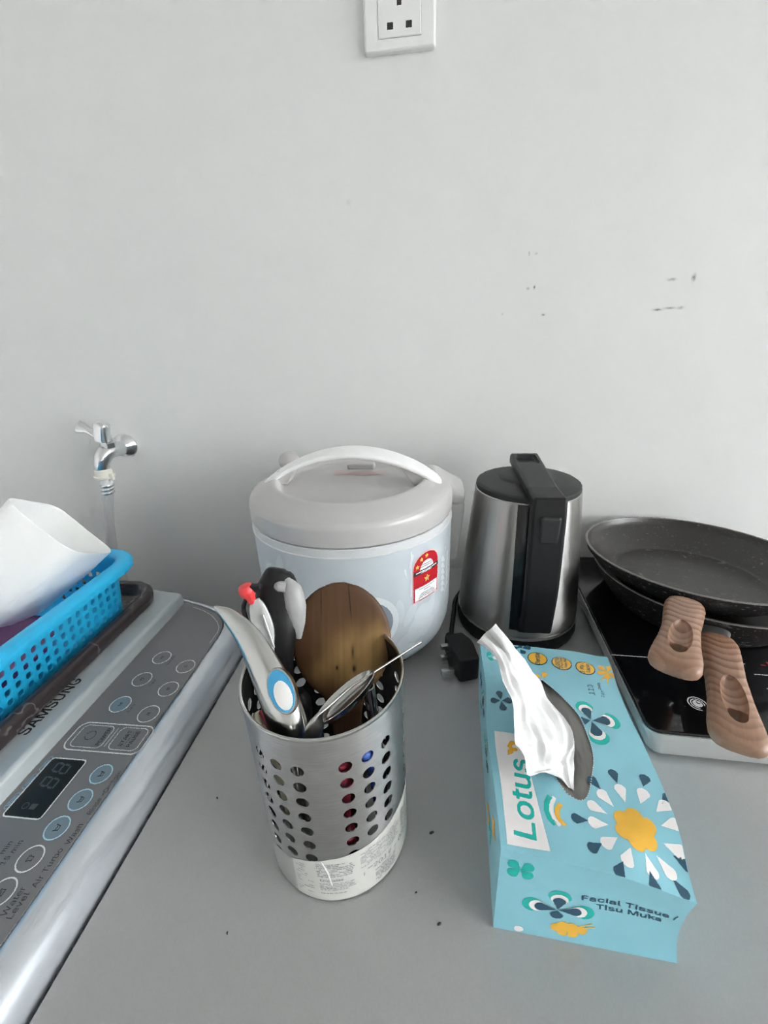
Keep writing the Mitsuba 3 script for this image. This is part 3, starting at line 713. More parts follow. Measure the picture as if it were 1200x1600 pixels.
# ================================================================ kettle
def kettle():
    CX, CY = .1265, -.1423
    c = (CX, CY, 0)
    prof = [(0, .0265), (.0830, .0265), (.0845, .028), (.0842, .036), (.0820, .065), (.0786, .105), (.0745, .150), (.0708, .188), (.0690, .207), (.0685, .2125), (.0672, .2135), (0, .2135)]
    shell = prof[1:-1]
    ang = np.arange(129) * 2 * np.pi / 128 + math.pi / 2
    rr_ = np.array(bez([(r, 0, z) for r, z in shell[1:9]], 40)); shell = [shell[0]] + [(q[0], q[2]) for q in rr_] + shell[-2:]
    Vb = np.vstack([np.c_[CX + r * np.cos(ang), CY + r * np.sin(ang), np.full(129, z)] for r, z in shell])
    ix = np.arange(len(shell) * 129).reshape(-1, 129)
    Fb = np.stack([ix[:-1, :-1], ix[:-1, 1:], ix[1:, 1:], ix[1:, :-1]], -1).reshape(-1, 4)
    scene['kettle__body'] = ply((Vb, Fb), 'kettle_steel', smooth=True, uv=np.c_[Vb[:, 2], np.tile(ang * .07, len(shell))])
    add('kettle__bottom_rim', lathe([(.082, .0225), (.0850, .0225), (.0857, .0245), (.0853, .0272), (.082, .0275)], 128, c, True), 'steel', 40)
    add('kettle__power_base', lathe([(0, .0), (.082, .0), (.0850, .002), (.0862, .006), (.0858, .0115), (.0848, .0145), (.0840, .0222), (0, .0222)], 96, c), 'black_plastic', 30)
    add('kettle__lid', lathe([(0, .2125), (.0665, .2125), (.0675, .215), (.0668, .2195), (.0640, .2215), (.050, .2225), (0, .2235)], 96, c), 'charcoal_plastic', 40)
    add('kettle__lid_dome', lathe([(0, .2230), (.034, .2225), (.037, .2228), (.034, .2255), (.026, .2270), (0, .2275)], 64, (CX, CY + .012, 0)), 'charcoal_plastic', 40)
    # handle seen from its front: broad bar down the side, bridge over the lid
    def pad(y, x, z, w, d, h, r=.004):
        return mv(rbox((w, d, h), r), (x, y, z)).vertices
    hx = CX + .003
    bar = hull(np.vstack([pad(CY - .098, hx, .226, .0375, .016, .020), pad(CY - .1015, hx, .205, .0385, .016, .02)]))
    low = hull(np.vstack([pad(CY - .1015, hx, .205, .0385, .016, .02), pad(CY - .1065, hx + .001, .12, .0385, .015, .02)]))
    low2 = hull(np.vstack([pad(CY - .1065, hx + .001, .12, .0385, .015, .02), pad(CY - .1035, hx + .001, .066, .0370, .016, .02)]))
    low3 = hull(np.vstack([pad(CY - .1035, hx + .001, .066, .0370, .016, .02), pad(CY - .083, hx + .001, .046, .0370, .016, .012)]))
    bridge = hull(np.vstack([pad(CY - .098, hx, .226, .0375, .016, .020), pad(CY - .064, hx, .229, .036, .016, .014)]))
    m = man(weld(bar)) + man(weld(low)) + man(weld(low2)) + man(weld(low3)) + man(weld(bridge))
    add('kettle__handle', unman(m), 'black_plastic', 35)
    br = hull(np.vstack([pad(CY - .064, hx, .229, .036, .016, .014), pad(CY + .060, hx + .002, .2335, .040, .010, .016, .0045)]))
    br = cut(br, mv(rbox((.029, .040, .030), .006), (hx + .001, CY + .036, .250)))
    q = add('kettle__lid_bridge', br, 'charcoal_plastic', 35)
    add('kettle__lid_bridge__release_button', mv(rbox((.027, .030, .010), .0035), (hx + .0012, CY + .012, .2325), frame((0, -.14, 1))), 'black_gloss', 40)
    b0 = mv(rbox((.023, .006, .034), .004), (hx + .0015, CY - .1077, .199), frame((0, -.055, 1)))
    add('kettle__handle__switch', b0, 'charcoal_plastic', 40)
    # black backing strip with the water window, following the body
    zz = np.linspace(.040, .212, 16); rr = np.interp(zz, [p[1] for p in prof[1:-1]], [p[0] for p in prof[1:-1]])
    L = []
    for r_, z_ in zip(rr, zz):
        a = np.linspace(-.0245, .0245, 9) / r_ - math.pi / 2 + .0
        o = np.c_[CX + .001 + (r_ + .0022) * np.cos(a), CY + (r_ + .0022) * np.sin(a), np.full(9, z_)]
        i = np.c_[CX + .001 + (r_ - .002) * np.cos(a[::-1]), CY + (r_ - .002) * np.sin(a[::-1]), np.full(9, z_)]
        L.append(np.vstack([o, i]))
    add('kettle__backing_strip', rings(L), 'black_gloss', 35)
    labels['kettle'] = {'label': 'brushed steel electric kettle with black lid and handle beside the rice cooker', 'category': 'kettle'}
    # power cord and three pin plug
    cord = [(.062, -.068, .006), (.050, -.084, .005), (.042, -.102, .006), (.0365, -.125, .010), (.034, -.155, .016), (.031, -.185, .022), (.028, -.212, .022), (.0275, -.226, .021)]
    add('power_plug__cord', tube(cord, .0034, 50, 10), 'black_plastic', 50)
    ax = np.array([.019, -.060, .003]); ax /= np.linalg.norm(ax)
    p0 = np.array([.028, -.232, .022])
    B = lambda t, s, z, w, d, h, r=.004: mv(rbox((w, d, h), r), p0 + ax * t + np.array([s, 0, z]), rotz(math.atan2(ax[1], ax[0]) + math.pi / 2)).vertices
    add('power_plug__body', hull(np.vstack([B(.004, .002, 0, .026, .012, .026), B(.028, .002, 0, .030, .014, .040), B(.050, .002, -.001, .026, .016, .036)])), 'black_plastic', 35)
    add('power_plug__cord_guard', tube([p0 + ax * -.014, p0 + ax * .002], [.0042, .0065], 6, 12), 'black_plastic', 50)
    side = np.array([ax[1], -ax[0], 0])
    for t, z, w, l in ((.042, -.012, .0075, .017), (.018, -.010, .0063, .010), (.018, .008, .0063, .010)):
        q = add('power_plug__pin', mv(rbox((l, .0055, w), .0008), p0 + ax * t + side * (.012 + l / 2) + np.array([0, 0, z]), rotz(math.atan2(side[1], side[0]))), 'steel', 30)
        labels[q] = {'label': 'metal pin'}
    labels['power_plug'] = {'label': 'black three pin plug and cord lying between rice cooker and kettle', 'category': 'plug'}
kettle()

# ================================================================ induction cooker and pans
def hob():
    Rz = rotz(math.radians(-2.2)); o = np.array([.2125, -.3755, 0])
    W, D = .300, .355
    body = hull(np.vstack([np.c_[np.array(rrect(.010, W - .010, .006, D - .006, .012).exterior.coords)[:-1], np.full(len(rrect(.010, W - .010, .006, D - .006, .012).exterior.coords) - 1, .006)],
                           np.c_[np.array(rrect(.0, W, .0, D, .014).exterior.coords)[:-1], np.full(len(rrect(.0, W, .0, D, .014).exterior.coords) - 1, .030)],
                           np.c_[np.array(rrect(.0, W, .0, D, .014).exterior.coords)[:-1], np.full(len(rrect(.0, W, .0, D, .014).exterior.coords) - 1, .0385)]]))
    add('induction_hob__housing', mv(body, o, Rz), 'silver_paint2', 30)
    for x, y in ((.04, .05), (W - .04, .05), (.04, D - .05), (W - .04, D - .05)):
        add('induction_hob__foot', mv(lathe([(0, 0), (.009, 0), (.010, .002), (.010, .0065), (0, .0065)], 20), o + Rz @ np.array([x, y, 0])), 'black_plastic', 30)
    add('induction_hob__glass_top', mv(slab(rrect(.0008, W - .0008, .0015, D - .0015, .013), .0383, .0420, .0015), o, Rz), 'black_glass', 40)
    fl = lambda z: (lambda v: (np.c_[v, np.full(len(v), z)] @ Rz.T) + o)
    G = fl(.0422)
    q = add('induction_hob__marking', lay([sbox(.0, .1065, .145, .1077), sbox(.145, .0905, .30, .0917), sbox(.145, .0695, .30, .0707)], G), 'print_white'); labels[q] = {'label': 'thin white lines'}
    for i, x in enumerate((.063, .147, .222)):
        cen = (x, .0405)
        arcs = [Point(cen).buffer(.0045, quad_segs=8)]
        for r in (.0066, .0092):
            arcs.append(ringp(*cen, r, .0011).difference(affinity.rotate(sbox(cen[0] - .0025, cen[1] - .02, cen[0] + .0045, cen[1]), 20, origin=cen)))
        arcs[0] = arcs[0].difference(LineString([(cen[0], cen[1] + .0028), cen, (cen[0] + .002, cen[1])]).buffer(.0004))
        q = add('induction_hob__touch_key', lay(arcs, G), 'print_white'); labels[q] = {'label': 'white ringed touch key'}
    add('induction_hob__lettering', lay([turn(text2('Timer', .0038, False), 0, (.075, .0245)), turn(text2('Menu', .0038), 0, (.15, .0245))], G), 'print_white')
    q = add('induction_hob__readout', lay([turn(text2('-ESS', .0105, False), 0, (.178, .108))], G), 'red_led'); labels[q] = {'label': 'dim red readout'}
    labels['induction_hob'] = {'label': 'black glass induction cooker with silver housing under the frying pans', 'category': 'induction cooker'}
mat('silver_paint2', (0.60, 0.595, 0.58), 0.36, metal=0.6)
hob()

def pan(key, c, R, nrm, depth, rb, hdir, h0, hlen, label, wood, zlift):
    M = frame(nrm, (1, 0, 0))
    c = np.array(c)
    t = .003
    out = [(0, -depth), (rb - .006, -depth), (rb, -depth + .0025), (rb + (R - rb) * .45, -depth * .60), (R - .004, -.010), (R - .0015, -.004), (R, -.0006)]
    inn = [(R - .0035, -.0006), (R - .005, -.005), (R - .0085, -.012), (rb + (R - rb) * .45 - .004, -depth * .58 + .002), (rb - .002, -depth + .0065), (rb - .010, -depth + .0042), (0, -depth + .004)]
    add(key + '__body', mv(lathe(out + [(R - .0018, -.0002)], 128), c, M) if False else mv(rings([np.c_[max(r, 1e-5) * np.cos(np.arange(128) * 2 * np.pi / 128), max(r, 1e-5) * np.sin(np.arange(128) * 2 * np.pi / 128), np.full(128, z)] for r, z in out], True, False), c, M), 'granite_black', 40)
    add(key + '__cooking_surface', mv(rings([np.c_[max(r, 1e-5) * np.cos(np.arange(128) * 2 * np.pi / 128), max(r, 1e-5) * np.sin(np.arange(128) * 2 * np.pi / 128), np.full(128, z)] for r, z in inn], False, True), c, M), 'granite_inside', 40)
    add(key + '__rim', mv(lathe([(R - .0036, -.0008), (R - .0030, .0002), (R - .0008, .0002), (R + .0001, -.0008), (R - .0012, -.0016)], 128, closed=True), c, M), 'rim_worn', 40)
    d = np.array([hdir[0], hdir[1], 0.0]); d -= M[:, 2] * (d @ M[:, 2]); d /= np.linalg.norm(d)
    up = M[:, 2]
    pt = lambda r, z: c + d * r + up * z
    a = pt(R - .001, -.016); b = pt(R + h0 + .006, -.013 + zlift * .3)
    sidev = np.cross(up, d)
    add(key + '__bracket', sweep([a, (a + b) / 2, b], oval(1, 1, 16, 3), up, [.017, .014, .0125], [.008, .0065, .0065], 8), 'bare_metal', 40)
    lens = 1 - (1 - np.linspace(0, 1, 41)) ** 1.6
    path = np.array([pt(R + h0 + hlen * s, -.013 + zlift * (1 - (1 - s) ** 2) - .006 * s * s) for s in lens])
    wid = np.interp(lens, [0, .03, .10, .25, .45, .65, .85, .93, 1], [.0135, .0172, .0192, .0182, .0165, .0178, .0212, .0212, .0095])
    thk = np.interp(lens, [0, .03, .12, .5, .85, .94, 1], [.0075, .0105, .0118, .0112, .0105, .0092, .0035])
    k_ = lens > .93
    q_ = np.sqrt(np.clip(1 - ((lens[k_] - .93) / .07) ** 2, 0, 1))
    wid[k_] = .0205 * (.45 + .55 * q_) ; thk[k_] = .0092 * (.25 + .75 * q_)
    g = sweep(path, oval(1, 1, 28, 2.6), up, wid, thk)
    ip = lambda f: np.array([np.interp(f, lens, path[:, i]) for i in range(3)])
    # thumb hollow and hanging hole
    dip = trimesh.creation.icosphere(subdivisions=3, radius=1.0)
    dip.vertices = dip.vertices * [.030, .0105, .0085]
    K = np.stack([d, sidev, up], 1)
    hole = trimesh.creation.cylinder(1.0, .08, sections=24)
    hole.vertices = hole.vertices * [.010, .0075, 1]
    g = cut(g, mv(dip, ip(.68) + up * .0125, K), mv(hole, ip(.80), K))
    scene[wood] = {'type': 'twosided', 'bsdf': {'type': 'principled', 'base_color': proc(handle_wood(tuple(d), tuple(path[0] - d * .01))), 'roughness': 0.36, 'specular': 0.5}}
    q = add(key + '__handle', g, wood, 40)
    labels[q] = {'label': 'wood grain handle with a hanging hole'}
    tag(key, label, 'frying pan', 'stacked granite frying pans')
pan('frying_pan', (.3562, -.1452, .1200), .1366, (.0249, .0637, 1), .042, .098, (-.514, -.858), .004, .134, 'upper black granite frying pan, nested in another pan, its short wooden handle pointing left', 'walnut_upper', .003)
pan('frying_pan_001', (.3713, -.1423, .0965), .1366, (0, 0, 1), .0540, .106, (-.378, -.926), .016, .150, 'lower black granite frying pan on the hob, its long wooden handle reaching the front', 'walnut_lower', .002)

# ================================================================ tissue box
TL = dict(FL=np.array([.0485, -.5165]), FR=np.array([.167, -.532]), BR=np.array([.189, -.315]), BL=np.array([.0545, -.309]))
BL_ = dict(FL=np.array([.048, -.523]), FR=np.array([.172, -.531]), BR=np.array([.186, -.312]), BL=np.array([.058, -.300]))
TH, TW, TD = .085, .122, .212
def dent(P):
    P = np.array(P, float)
    f = np.clip(P[:, 2] / TH, 0, 1)
    d = np.hypot(P[:, 0] - .167, P[:, 1] + .532)
    P[:, 2] -= .010 * f * np.exp(-(d / .026) ** 2)
    d = np.hypot(P[:, 0] - .187, P[:, 1] + .30)
    P[:, 2] -= .008 * f * np.exp(-(d / .030) ** 2)
    # the right side bulges and sinks, the front sinks a little
    s = np.clip((P[:, 0] - .150) / .03, 0, 1)
    P[:, 0] += s * (.0030 * np.sin((P[:, 1] + .53) * 30.0) * (.4 + .6 * f) - .004 * np.sin(np.pi * f) * (P[:, 1] < -.40))
    g = np.clip((P[:, 1] + .50) / -.03, 0, 1)
    P[:, 1] += g * .003 * np.sin(np.pi * f) * np.clip((P[:, 0] - .06) / .06, 0, 1)
    P[:, 2] += f * .0012 * (meshkit.noise(np.c_[P[:, :2] * 45.0, np.zeros(len(P))], 4) - .5) * 2
    P[:, 0] += (1 - s) * np.clip((.07 - P[:, 0]) / .02, 0, 1) * f * .0025 * np.sin((P[:, 1] + .40) * 38.0) * np.exp(-((P[:, 1] + .40) / .06) ** 2)
    return P
def bil(Q, u, v):
    u, v = u[:, None], v[:, None]
    return Q['FL'] * (1 - u) * (1 - v) + Q['FR'] * u * (1 - v) + Q['BR'] * u * v + Q['BL'] * (1 - u) * v
def top(o=0.0):
    return lambda w: dent(np.c_[bil(TL, w[:, 0] / TW, w[:, 1] / TD), np.full(len(w), TH)]) + [0, 0, o]
def side(a, b, L, o=0.0):
    def fn(w):
        s, t = (w[:, 0] / L)[:, None], (w[:, 1] / TH)[:, None]
        lo, hi = BL_[a] * (1 - s) + BL_[b] * s, TL[a] * (1 - s) + TL[b] * s
        P = dent(np.c_[lo * (1 - t) + hi * t, w[:, 1]])
        n = np.array([(TL[b] - TL[a])[1], -(TL[b] - TL[a])[0], 0]); n /= np.linalg.norm(n)
        return P + n * o
    return fn
def mm(poly): return affinity.scale(poly, .001, .001, origin=(0, 0))
def tissue_box():
    B = 'tissue_box'
    slot_pts = [(53.7, 165), (60, 156), (67.7, 143.1), (77.5, 123.1), (80.7, 99.5), (79.5, 82), (75.7, 69.1), (68.5, 51), (62.3, 45.5), (56, 47), (51.9, 50.4), (45.9, 63.5), (42.5, 82), (42, 105), (44, 135), (48, 156)]
    sl = np.array(bez(slot_pts + slot_pts[:1], 90)); slot = Polygon(sl[:-1]).buffer(0)
    teeth = []
    slot_m = mm(slot)
    sc = .004
    add(B + '__shell', cat(lay([sbox(0, 0, TW, TD).difference(slot_m)], top(), sc), *[lay([sbox(0, 0, L, TH)], side(a, b, L), .006) for a, b, L in (('FL', 'FR', TW), ('FR', 'BR', TD), ('BR', 'BL', TW), ('BL', 'FL', TD))],
        lay([sbox(0, 0, TW, TD)], lambda w: np.c_[bil(BL_, w[:, 0] / TW, w[:, 1] / TD), np.full(len(w), .0006)], .03)), 'box_blue', 40)
    film = mm(slot.buffer(3.0))
    def filmmap(w):
        P = top(-.0022)(w)
        P[:, 2] += .0012 * meshkit.fbm(np.c_[w * [260.0, 120.0], np.zeros(len(w))], 3, 2) - .0035 * np.exp(-((w[:, 0] - .060) / .007) ** 2)
        return P
    q = add(B + '__film', lay([film], filmmap, .0025), 'film_grey', True); labels[q] = {'label': 'grey plastic film in the slot'}
    # perforated edge along the slot
    ed = LineString(sl)
    tt = [ed.interpolate(s) for s in np.arange(0, ed.length, 2.1)]
    q = add(B + '__perforation', lay([mm(p.buffer(.42, quad_segs=2)) for p in tt], top(.00035)), 'ink_white'); labels[q] = {'label': 'torn perforated edge', 'kind': 'stuff'}
    def pr(name, polys, m, mp, o=None):
        q = add(f'{B}__{name}', lay([mm(p) if not isinstance(p, tuple) else (p[0] * .001, p[1]) for p in polys], mp, sc), m)
        return q
    t1, t2, t3 = top(.00025), top(.0004), top(.00055)
    panel = Polygon([(5.5, 95), (25, 95), (33.4, 5.0), (4.6, 3.0)])
    pr('logo_panel', [panel], 'ink_white', t1)
    pr('logo_panel__lettering', [turn(text2('Lotus', 14.5, True), 87, (19.5, 40.5), 1.22)], 'ink_green', t2)
    q = pr('logo_panel__accent', [petal(13.5, 73, 60, 4.5, 6.5), LineString([(22.5, 85), (17.5, 85.5), (15.5, 81.5), (17.5, 79), (20, 79.5)]).buffer(1.6)], 'ink_orange', t2); labels[q] = {'label': 'orange apostrophe and curl'}
    def arcs(w, r): return LineString([(r * math.cos(a) * .55, r * math.sin(a)) for a in np.linspace(math.radians(200), math.radians(340), 12)])
    rb = lambda off, wd: affinity.translate(LineString([(0, 11), (-3.2, 5.5), (-4.2, 0), (-3.0, -5.5), (.2, -9.0)]).buffer(wd, cap_style=2), off, 0)
    pr('rainbow_print', [affinity.translate(rb(0, 1.9), 40.0, 32.5)], 'ink_green', t1)
    pr('rainbow_print', [affinity.translate(rb(0, 1.5), 43.3, 32.5)], 'ink_white', t1)
    pr('rainbow_print', [affinity.translate(affinity.scale(rb(0, 1.7), 1, .75), 47.0, 31.0)], 'ink_gold', t1)
    c = np.array([94.7, 32.2])
    fl = Point(c).buffer(9.5)
    for a in range(6):
        fl = fl.union(Point(c[0] + 8.4 * math.cos(math.radians(a * 60 + 20)), c[1] + 8.4 * math.sin(math.radians(a * 60 + 20))).buffer(5.6))
    pr('daisy_print', [fl], 'ink_gold', t1)
    pets = [(92.7, 56.5), (106.2, 56.4), (116.8, 50.8), (118.5, 39.4), (117.3, 25.7), (108.9, 14.3), (98.0, 11.4), (84.2, 12.6), (74.6, 19.8), (70.0, 31.1), (72.0, 42.1), (80.1, 50.6)]
    lim = sbox(.3, .3, 121.7, 211.7)
    P = []
    for x, y in pets:
        v = np.array([x, y]) - c; d = np.hypot(*v); a = math.degrees(math.atan2(v[1], v[0]))
        P.append(petal(*c, a, 8.2, 13.5, d - 7.2).intersection(lim))
    for p in P: pr('daisy_petal', [p], 'ink_white', t1)
    D = []
    for x, y in [(91.1, 68.5), (111.0, 69.0), (120.8, 57.0), (119.8, 20.1), (114.0, 5.5), (96.9, 3.6), (77.2, 4.8), (64.7, 15.1), (58.4, 31.4), (75.5, 60.5)]:
        v = np.array([x, y]) - c; a = math.degrees(math.atan2(v[1], v[0]))
        D.append(petal(x - 5.5 * math.cos(math.radians(a)), y - 5.5 * math.sin(math.radians(a)), a, 7.2, 11.5).intersection(lim))
    for d in D:
        d = max(getattr(d, 'geoms', [d]), key=lambda g: g.area)
        if d.area > 4: pr('drop_print', [d], 'ink_navy', t1)
    def butterfly(cx, cy, wings, mp1, mp2, mp3, clip=None, green=True):
        g = [petal(cx, cy, a, w * 1.75, l * 1.55, 1) for a, w, l, full in wings if full]
        w_ = [petal(cx, cy, a, w * 1.35, l * 1.25, .8) for a, w, l, full in wings if full]
        n_ = [petal(cx, cy, a, w, l, .8) for a, w, l, full in wings]
        f = (lambda P: [p.intersection(clip) for p in P]) if clip is not None else (lambda P: P)
        if g: pr('butterfly_print', f(g), 'ink_green', mp1)
        if w_: pr('butterfly_print', f(w_), 'ink_white', mp2)
        pr('butterfly_print', f(n_), 'ink_navy', mp3)
    notslot = lim.difference(slot.buffer(1.0))
    butterfly(86.5, 119.3, [(8, 9.5, 15, 1), (-82, 9.5, 14.5, 1), (100, 8.5, 13, 1), (190, 8, 10, 0)], t1, t2, t3, notslot)
    butterfly(13.4, 131, [(8, 6.5, 9, 0), (98, 6.5, 10, 0), (188, 6.5, 9, 0), (278, 6.5, 10, 0)], t1, t2, t3)
    pr('flower_print', [petal(5, 190, 60, 5, 8), petal(5, 190, -40, 5, 8)], 'ink_green', t1)
    pr('flower_print', [petal(8, 186, 30, 6, 10)], 'ink_white', t1)
    pr('flower_print', [petal(38, 209, 200, 7, 9), petal(40, 208, 110, 5, 4), petal(41, 208, 20, 7, 9), petal(39, 206, 300, 6, 7)], 'ink_navy', t1)
    pr('flower_print', [petal(55, 167, 70, 6, 9), petal(54, 167, 150, 5, 7)], 'ink_gold', t1)
    for x, y, words in [(53.8, 194.4, [('Gentle', 0, 4.2)]), (75.3, 189.5, [('100%', 4, 4.0), ('Virgin Pulp', 0, 2.2), ('Pulpa Asli', -3.6, 2.2)]), (96.4, 185.6, [('2 Ply /', 3, 3.6), ('Lapis', -2.5, 3.6)])]:
        q = pr('badge', [Point(x, y).buffer(9.3, quad_segs=10)], 'ink_navy', t1)
        add(q + '__disc', lay([mm(Point(x, y).buffer(8.4, quad_segs=10))], t2, sc), 'ink_gold')
        add(q + '__lettering', lay([(turn(text2(w, h, True), 85, (x - dy, y))[0] * .001, text2(w, h, True)[1]) for w, dy, h in words], t3, sc), 'ink_navy')
        labels[q] = {'label': 'round yellow badge'}
    pr('lettering', [turn(text2('110', 5.2), 85, (95, 156.5)), turn(text2('pulls', 3.0), 80, (104.5, 163)), turn(text2('2 ply', 3.0), 80, (105, 153))], 'ink_navy', t1)
    yb = [petal(116.5, 184, a, 6.5, 10, 0).intersection(lim) for a in (60, 130, 200, 260, 320)] + [LineString([(112, 176), (109, 172)]).buffer(.6), LineString([(115, 174), (114, 169)]).buffer(.6)]
    pr('flower_print', yb, 'ink_gold', t1)
    # front end
    f1, f2, f3 = side('FL', 'FR', TW, .00025), side('FL', 'FR', TW, .0004), side('FL', 'FR', TW, .00055)
    Z = .84
    pr('flower_print', [petal(14.3, 81.2 * Z, a, 8.6, 10.5).intersection(sbox(.5, 0, 121, 84.5)) for a in (40, 140, 220, 320)], 'ink_green', f1)
    butterfly(42, 39.5 * Z, [(5, 8.5, 15, 1), (175, 8.5, 15, 1), (88, 9, 13, 1), (268, 9, 8.5, 0)], f1, f2, f3)
    b = (50.5, 15 * Z)
    pr('flower_print', [petal(*b, a, 8.5, l) for a, l in ((15, 13), (60, 9), (130, 10), (170, 12), (215, 8), (320, 8))] + [LineString([(b[0] + 6, b[1] + 5), (b[0] + 15, b[1] + 11)]).buffer(.5), LineString([(b[0] + 8, b[1] + 4), (b[0] + 17, b[1] + 8)]).buffer(.5)], 'ink_gold', f1)
    pr('flower_print', [Point(17.5, 4.5).buffer(3.2)], 'ink_white', f1)
    q = pr('lettering', [turn(text2('Facial Tissue /', 5.2, True), 4.5, (87, 63.5 * Z), 1.28), turn(text2('Tisu Muka', 5.2, True), 5.5, (87, 54.5 * Z), 1.22)], 'ink_navy', f1)
    # left side
    s1, s2, s3 = side('BL', 'FL', TD, .00025), side('BL', 'FL', TD, .0004), side('BL', 'FL', TD, .00055)
    for x, y in ((60, 50), (125, 60)):
        butterfly(x, y, [(10, 9, 13, 0), (100, 9, 12, 1), (190, 9, 13, 1), (280, 8, 9, 0)], s1, s2, s3)
    pr('flower_print', [petal(95, 45, a, 8, 11) for a in (40, 140, 220, 320)] + [petal(165, 30, a, 8, 10) for a in (40, 140, 220, 320)], 'ink_green', s1)
    pr('flower_print', [petal(150, 25, a, 8, 10) for a in (10, 100, 190, 280)] + [petal(180, 55, a, 8, 9) for a in (10, 90, 170, 250)], 'ink_gold', s1)
    pr('drop_prints', [petal(28, 55, a, 7, 10) for a in (20, 110, 200, 290)] + [petal(40, 25, a, 6, 9) for a in (60, 180, 300)], 'ink_navy', s1)
    labels[B] = {'label': 'light blue printed tissue box with a slot and floral pattern', 'category': 'tissue box'}
    G = np.array([[[41,-381,145],[45,-380,150],[51,-368,147],[55,-371,154],[61,-360,152]],[[53,-396,148],[57,-395,150],[64,-380,140],[67,-385,147],[74,-373,140]],[[59,-424,142],[65,-418,142],[72,-408,138],[82,-384,121],[90,-374,118]],[[64,-446,137],[72,-433,131],[80,-421,128],[94,-389,104],[104,-373,98]],[[62,-464,132],[72,-449,124],[82,-438,120],[98,-410,99],[112,-389,88]],[[66,-473,125],[79,-461,116],[90,-455,115],[108,-434,97],[121,-422,89]],[[72,-481,112],[83,-470,105],[92,-466,107],[106,-450,94],[117,-442,90]],[[88,-470,100],[95,-467,97],[101,-462,91],[106,-459,93],[114,-454,86]],[[104,-466,86],[105,-467,84],[107,-468,82],[109,-468,81],[111,-469,79]]], float) / 1000
    n = 9
    fine = np.stack([nzoom(G[:, :, i], (n, n), order=3, mode='nearest', grid_mode=False) for i in range(3)], -1)
    H, Wd = fine.shape[:2]
    I, J = np.meshgrid(np.linspace(0, 1, H), np.linspace(0, 1, Wd), indexing='ij')
    crease = .0022 * (np.abs(((J * 5.3 + I * 3.1 + .3 * np.sin(I * 9)) % 1) - .5) * 2 - .5) + .0016 * (np.abs(((I * 6.1 - J * 2.7 + .4 * np.sin(J * 7)) % 1) - .5) * 2 - .5)
    crease *= np.clip(I * 6, .3, 1) * np.clip((1 - I) * 8, .1, 1)
    fine[:, :, 2] += crease
    fine[:, :, 0] += .6 * crease
    idx = np.arange(H * Wd).reshape(H, Wd)
    Q = np.stack([idx[:-1, :-1], idx[:-1, 1:], idx[1:, 1:], idx[1:, :-1]], -1).reshape(-1, 4)
    add('facial_tissue', (fine.reshape(-1, 3), Q), 'tissue', True)
    tag('facial_tissue', 'crumpled white paper tissue pulled halfway out of the blue box', 'tissue')
tissue_box()

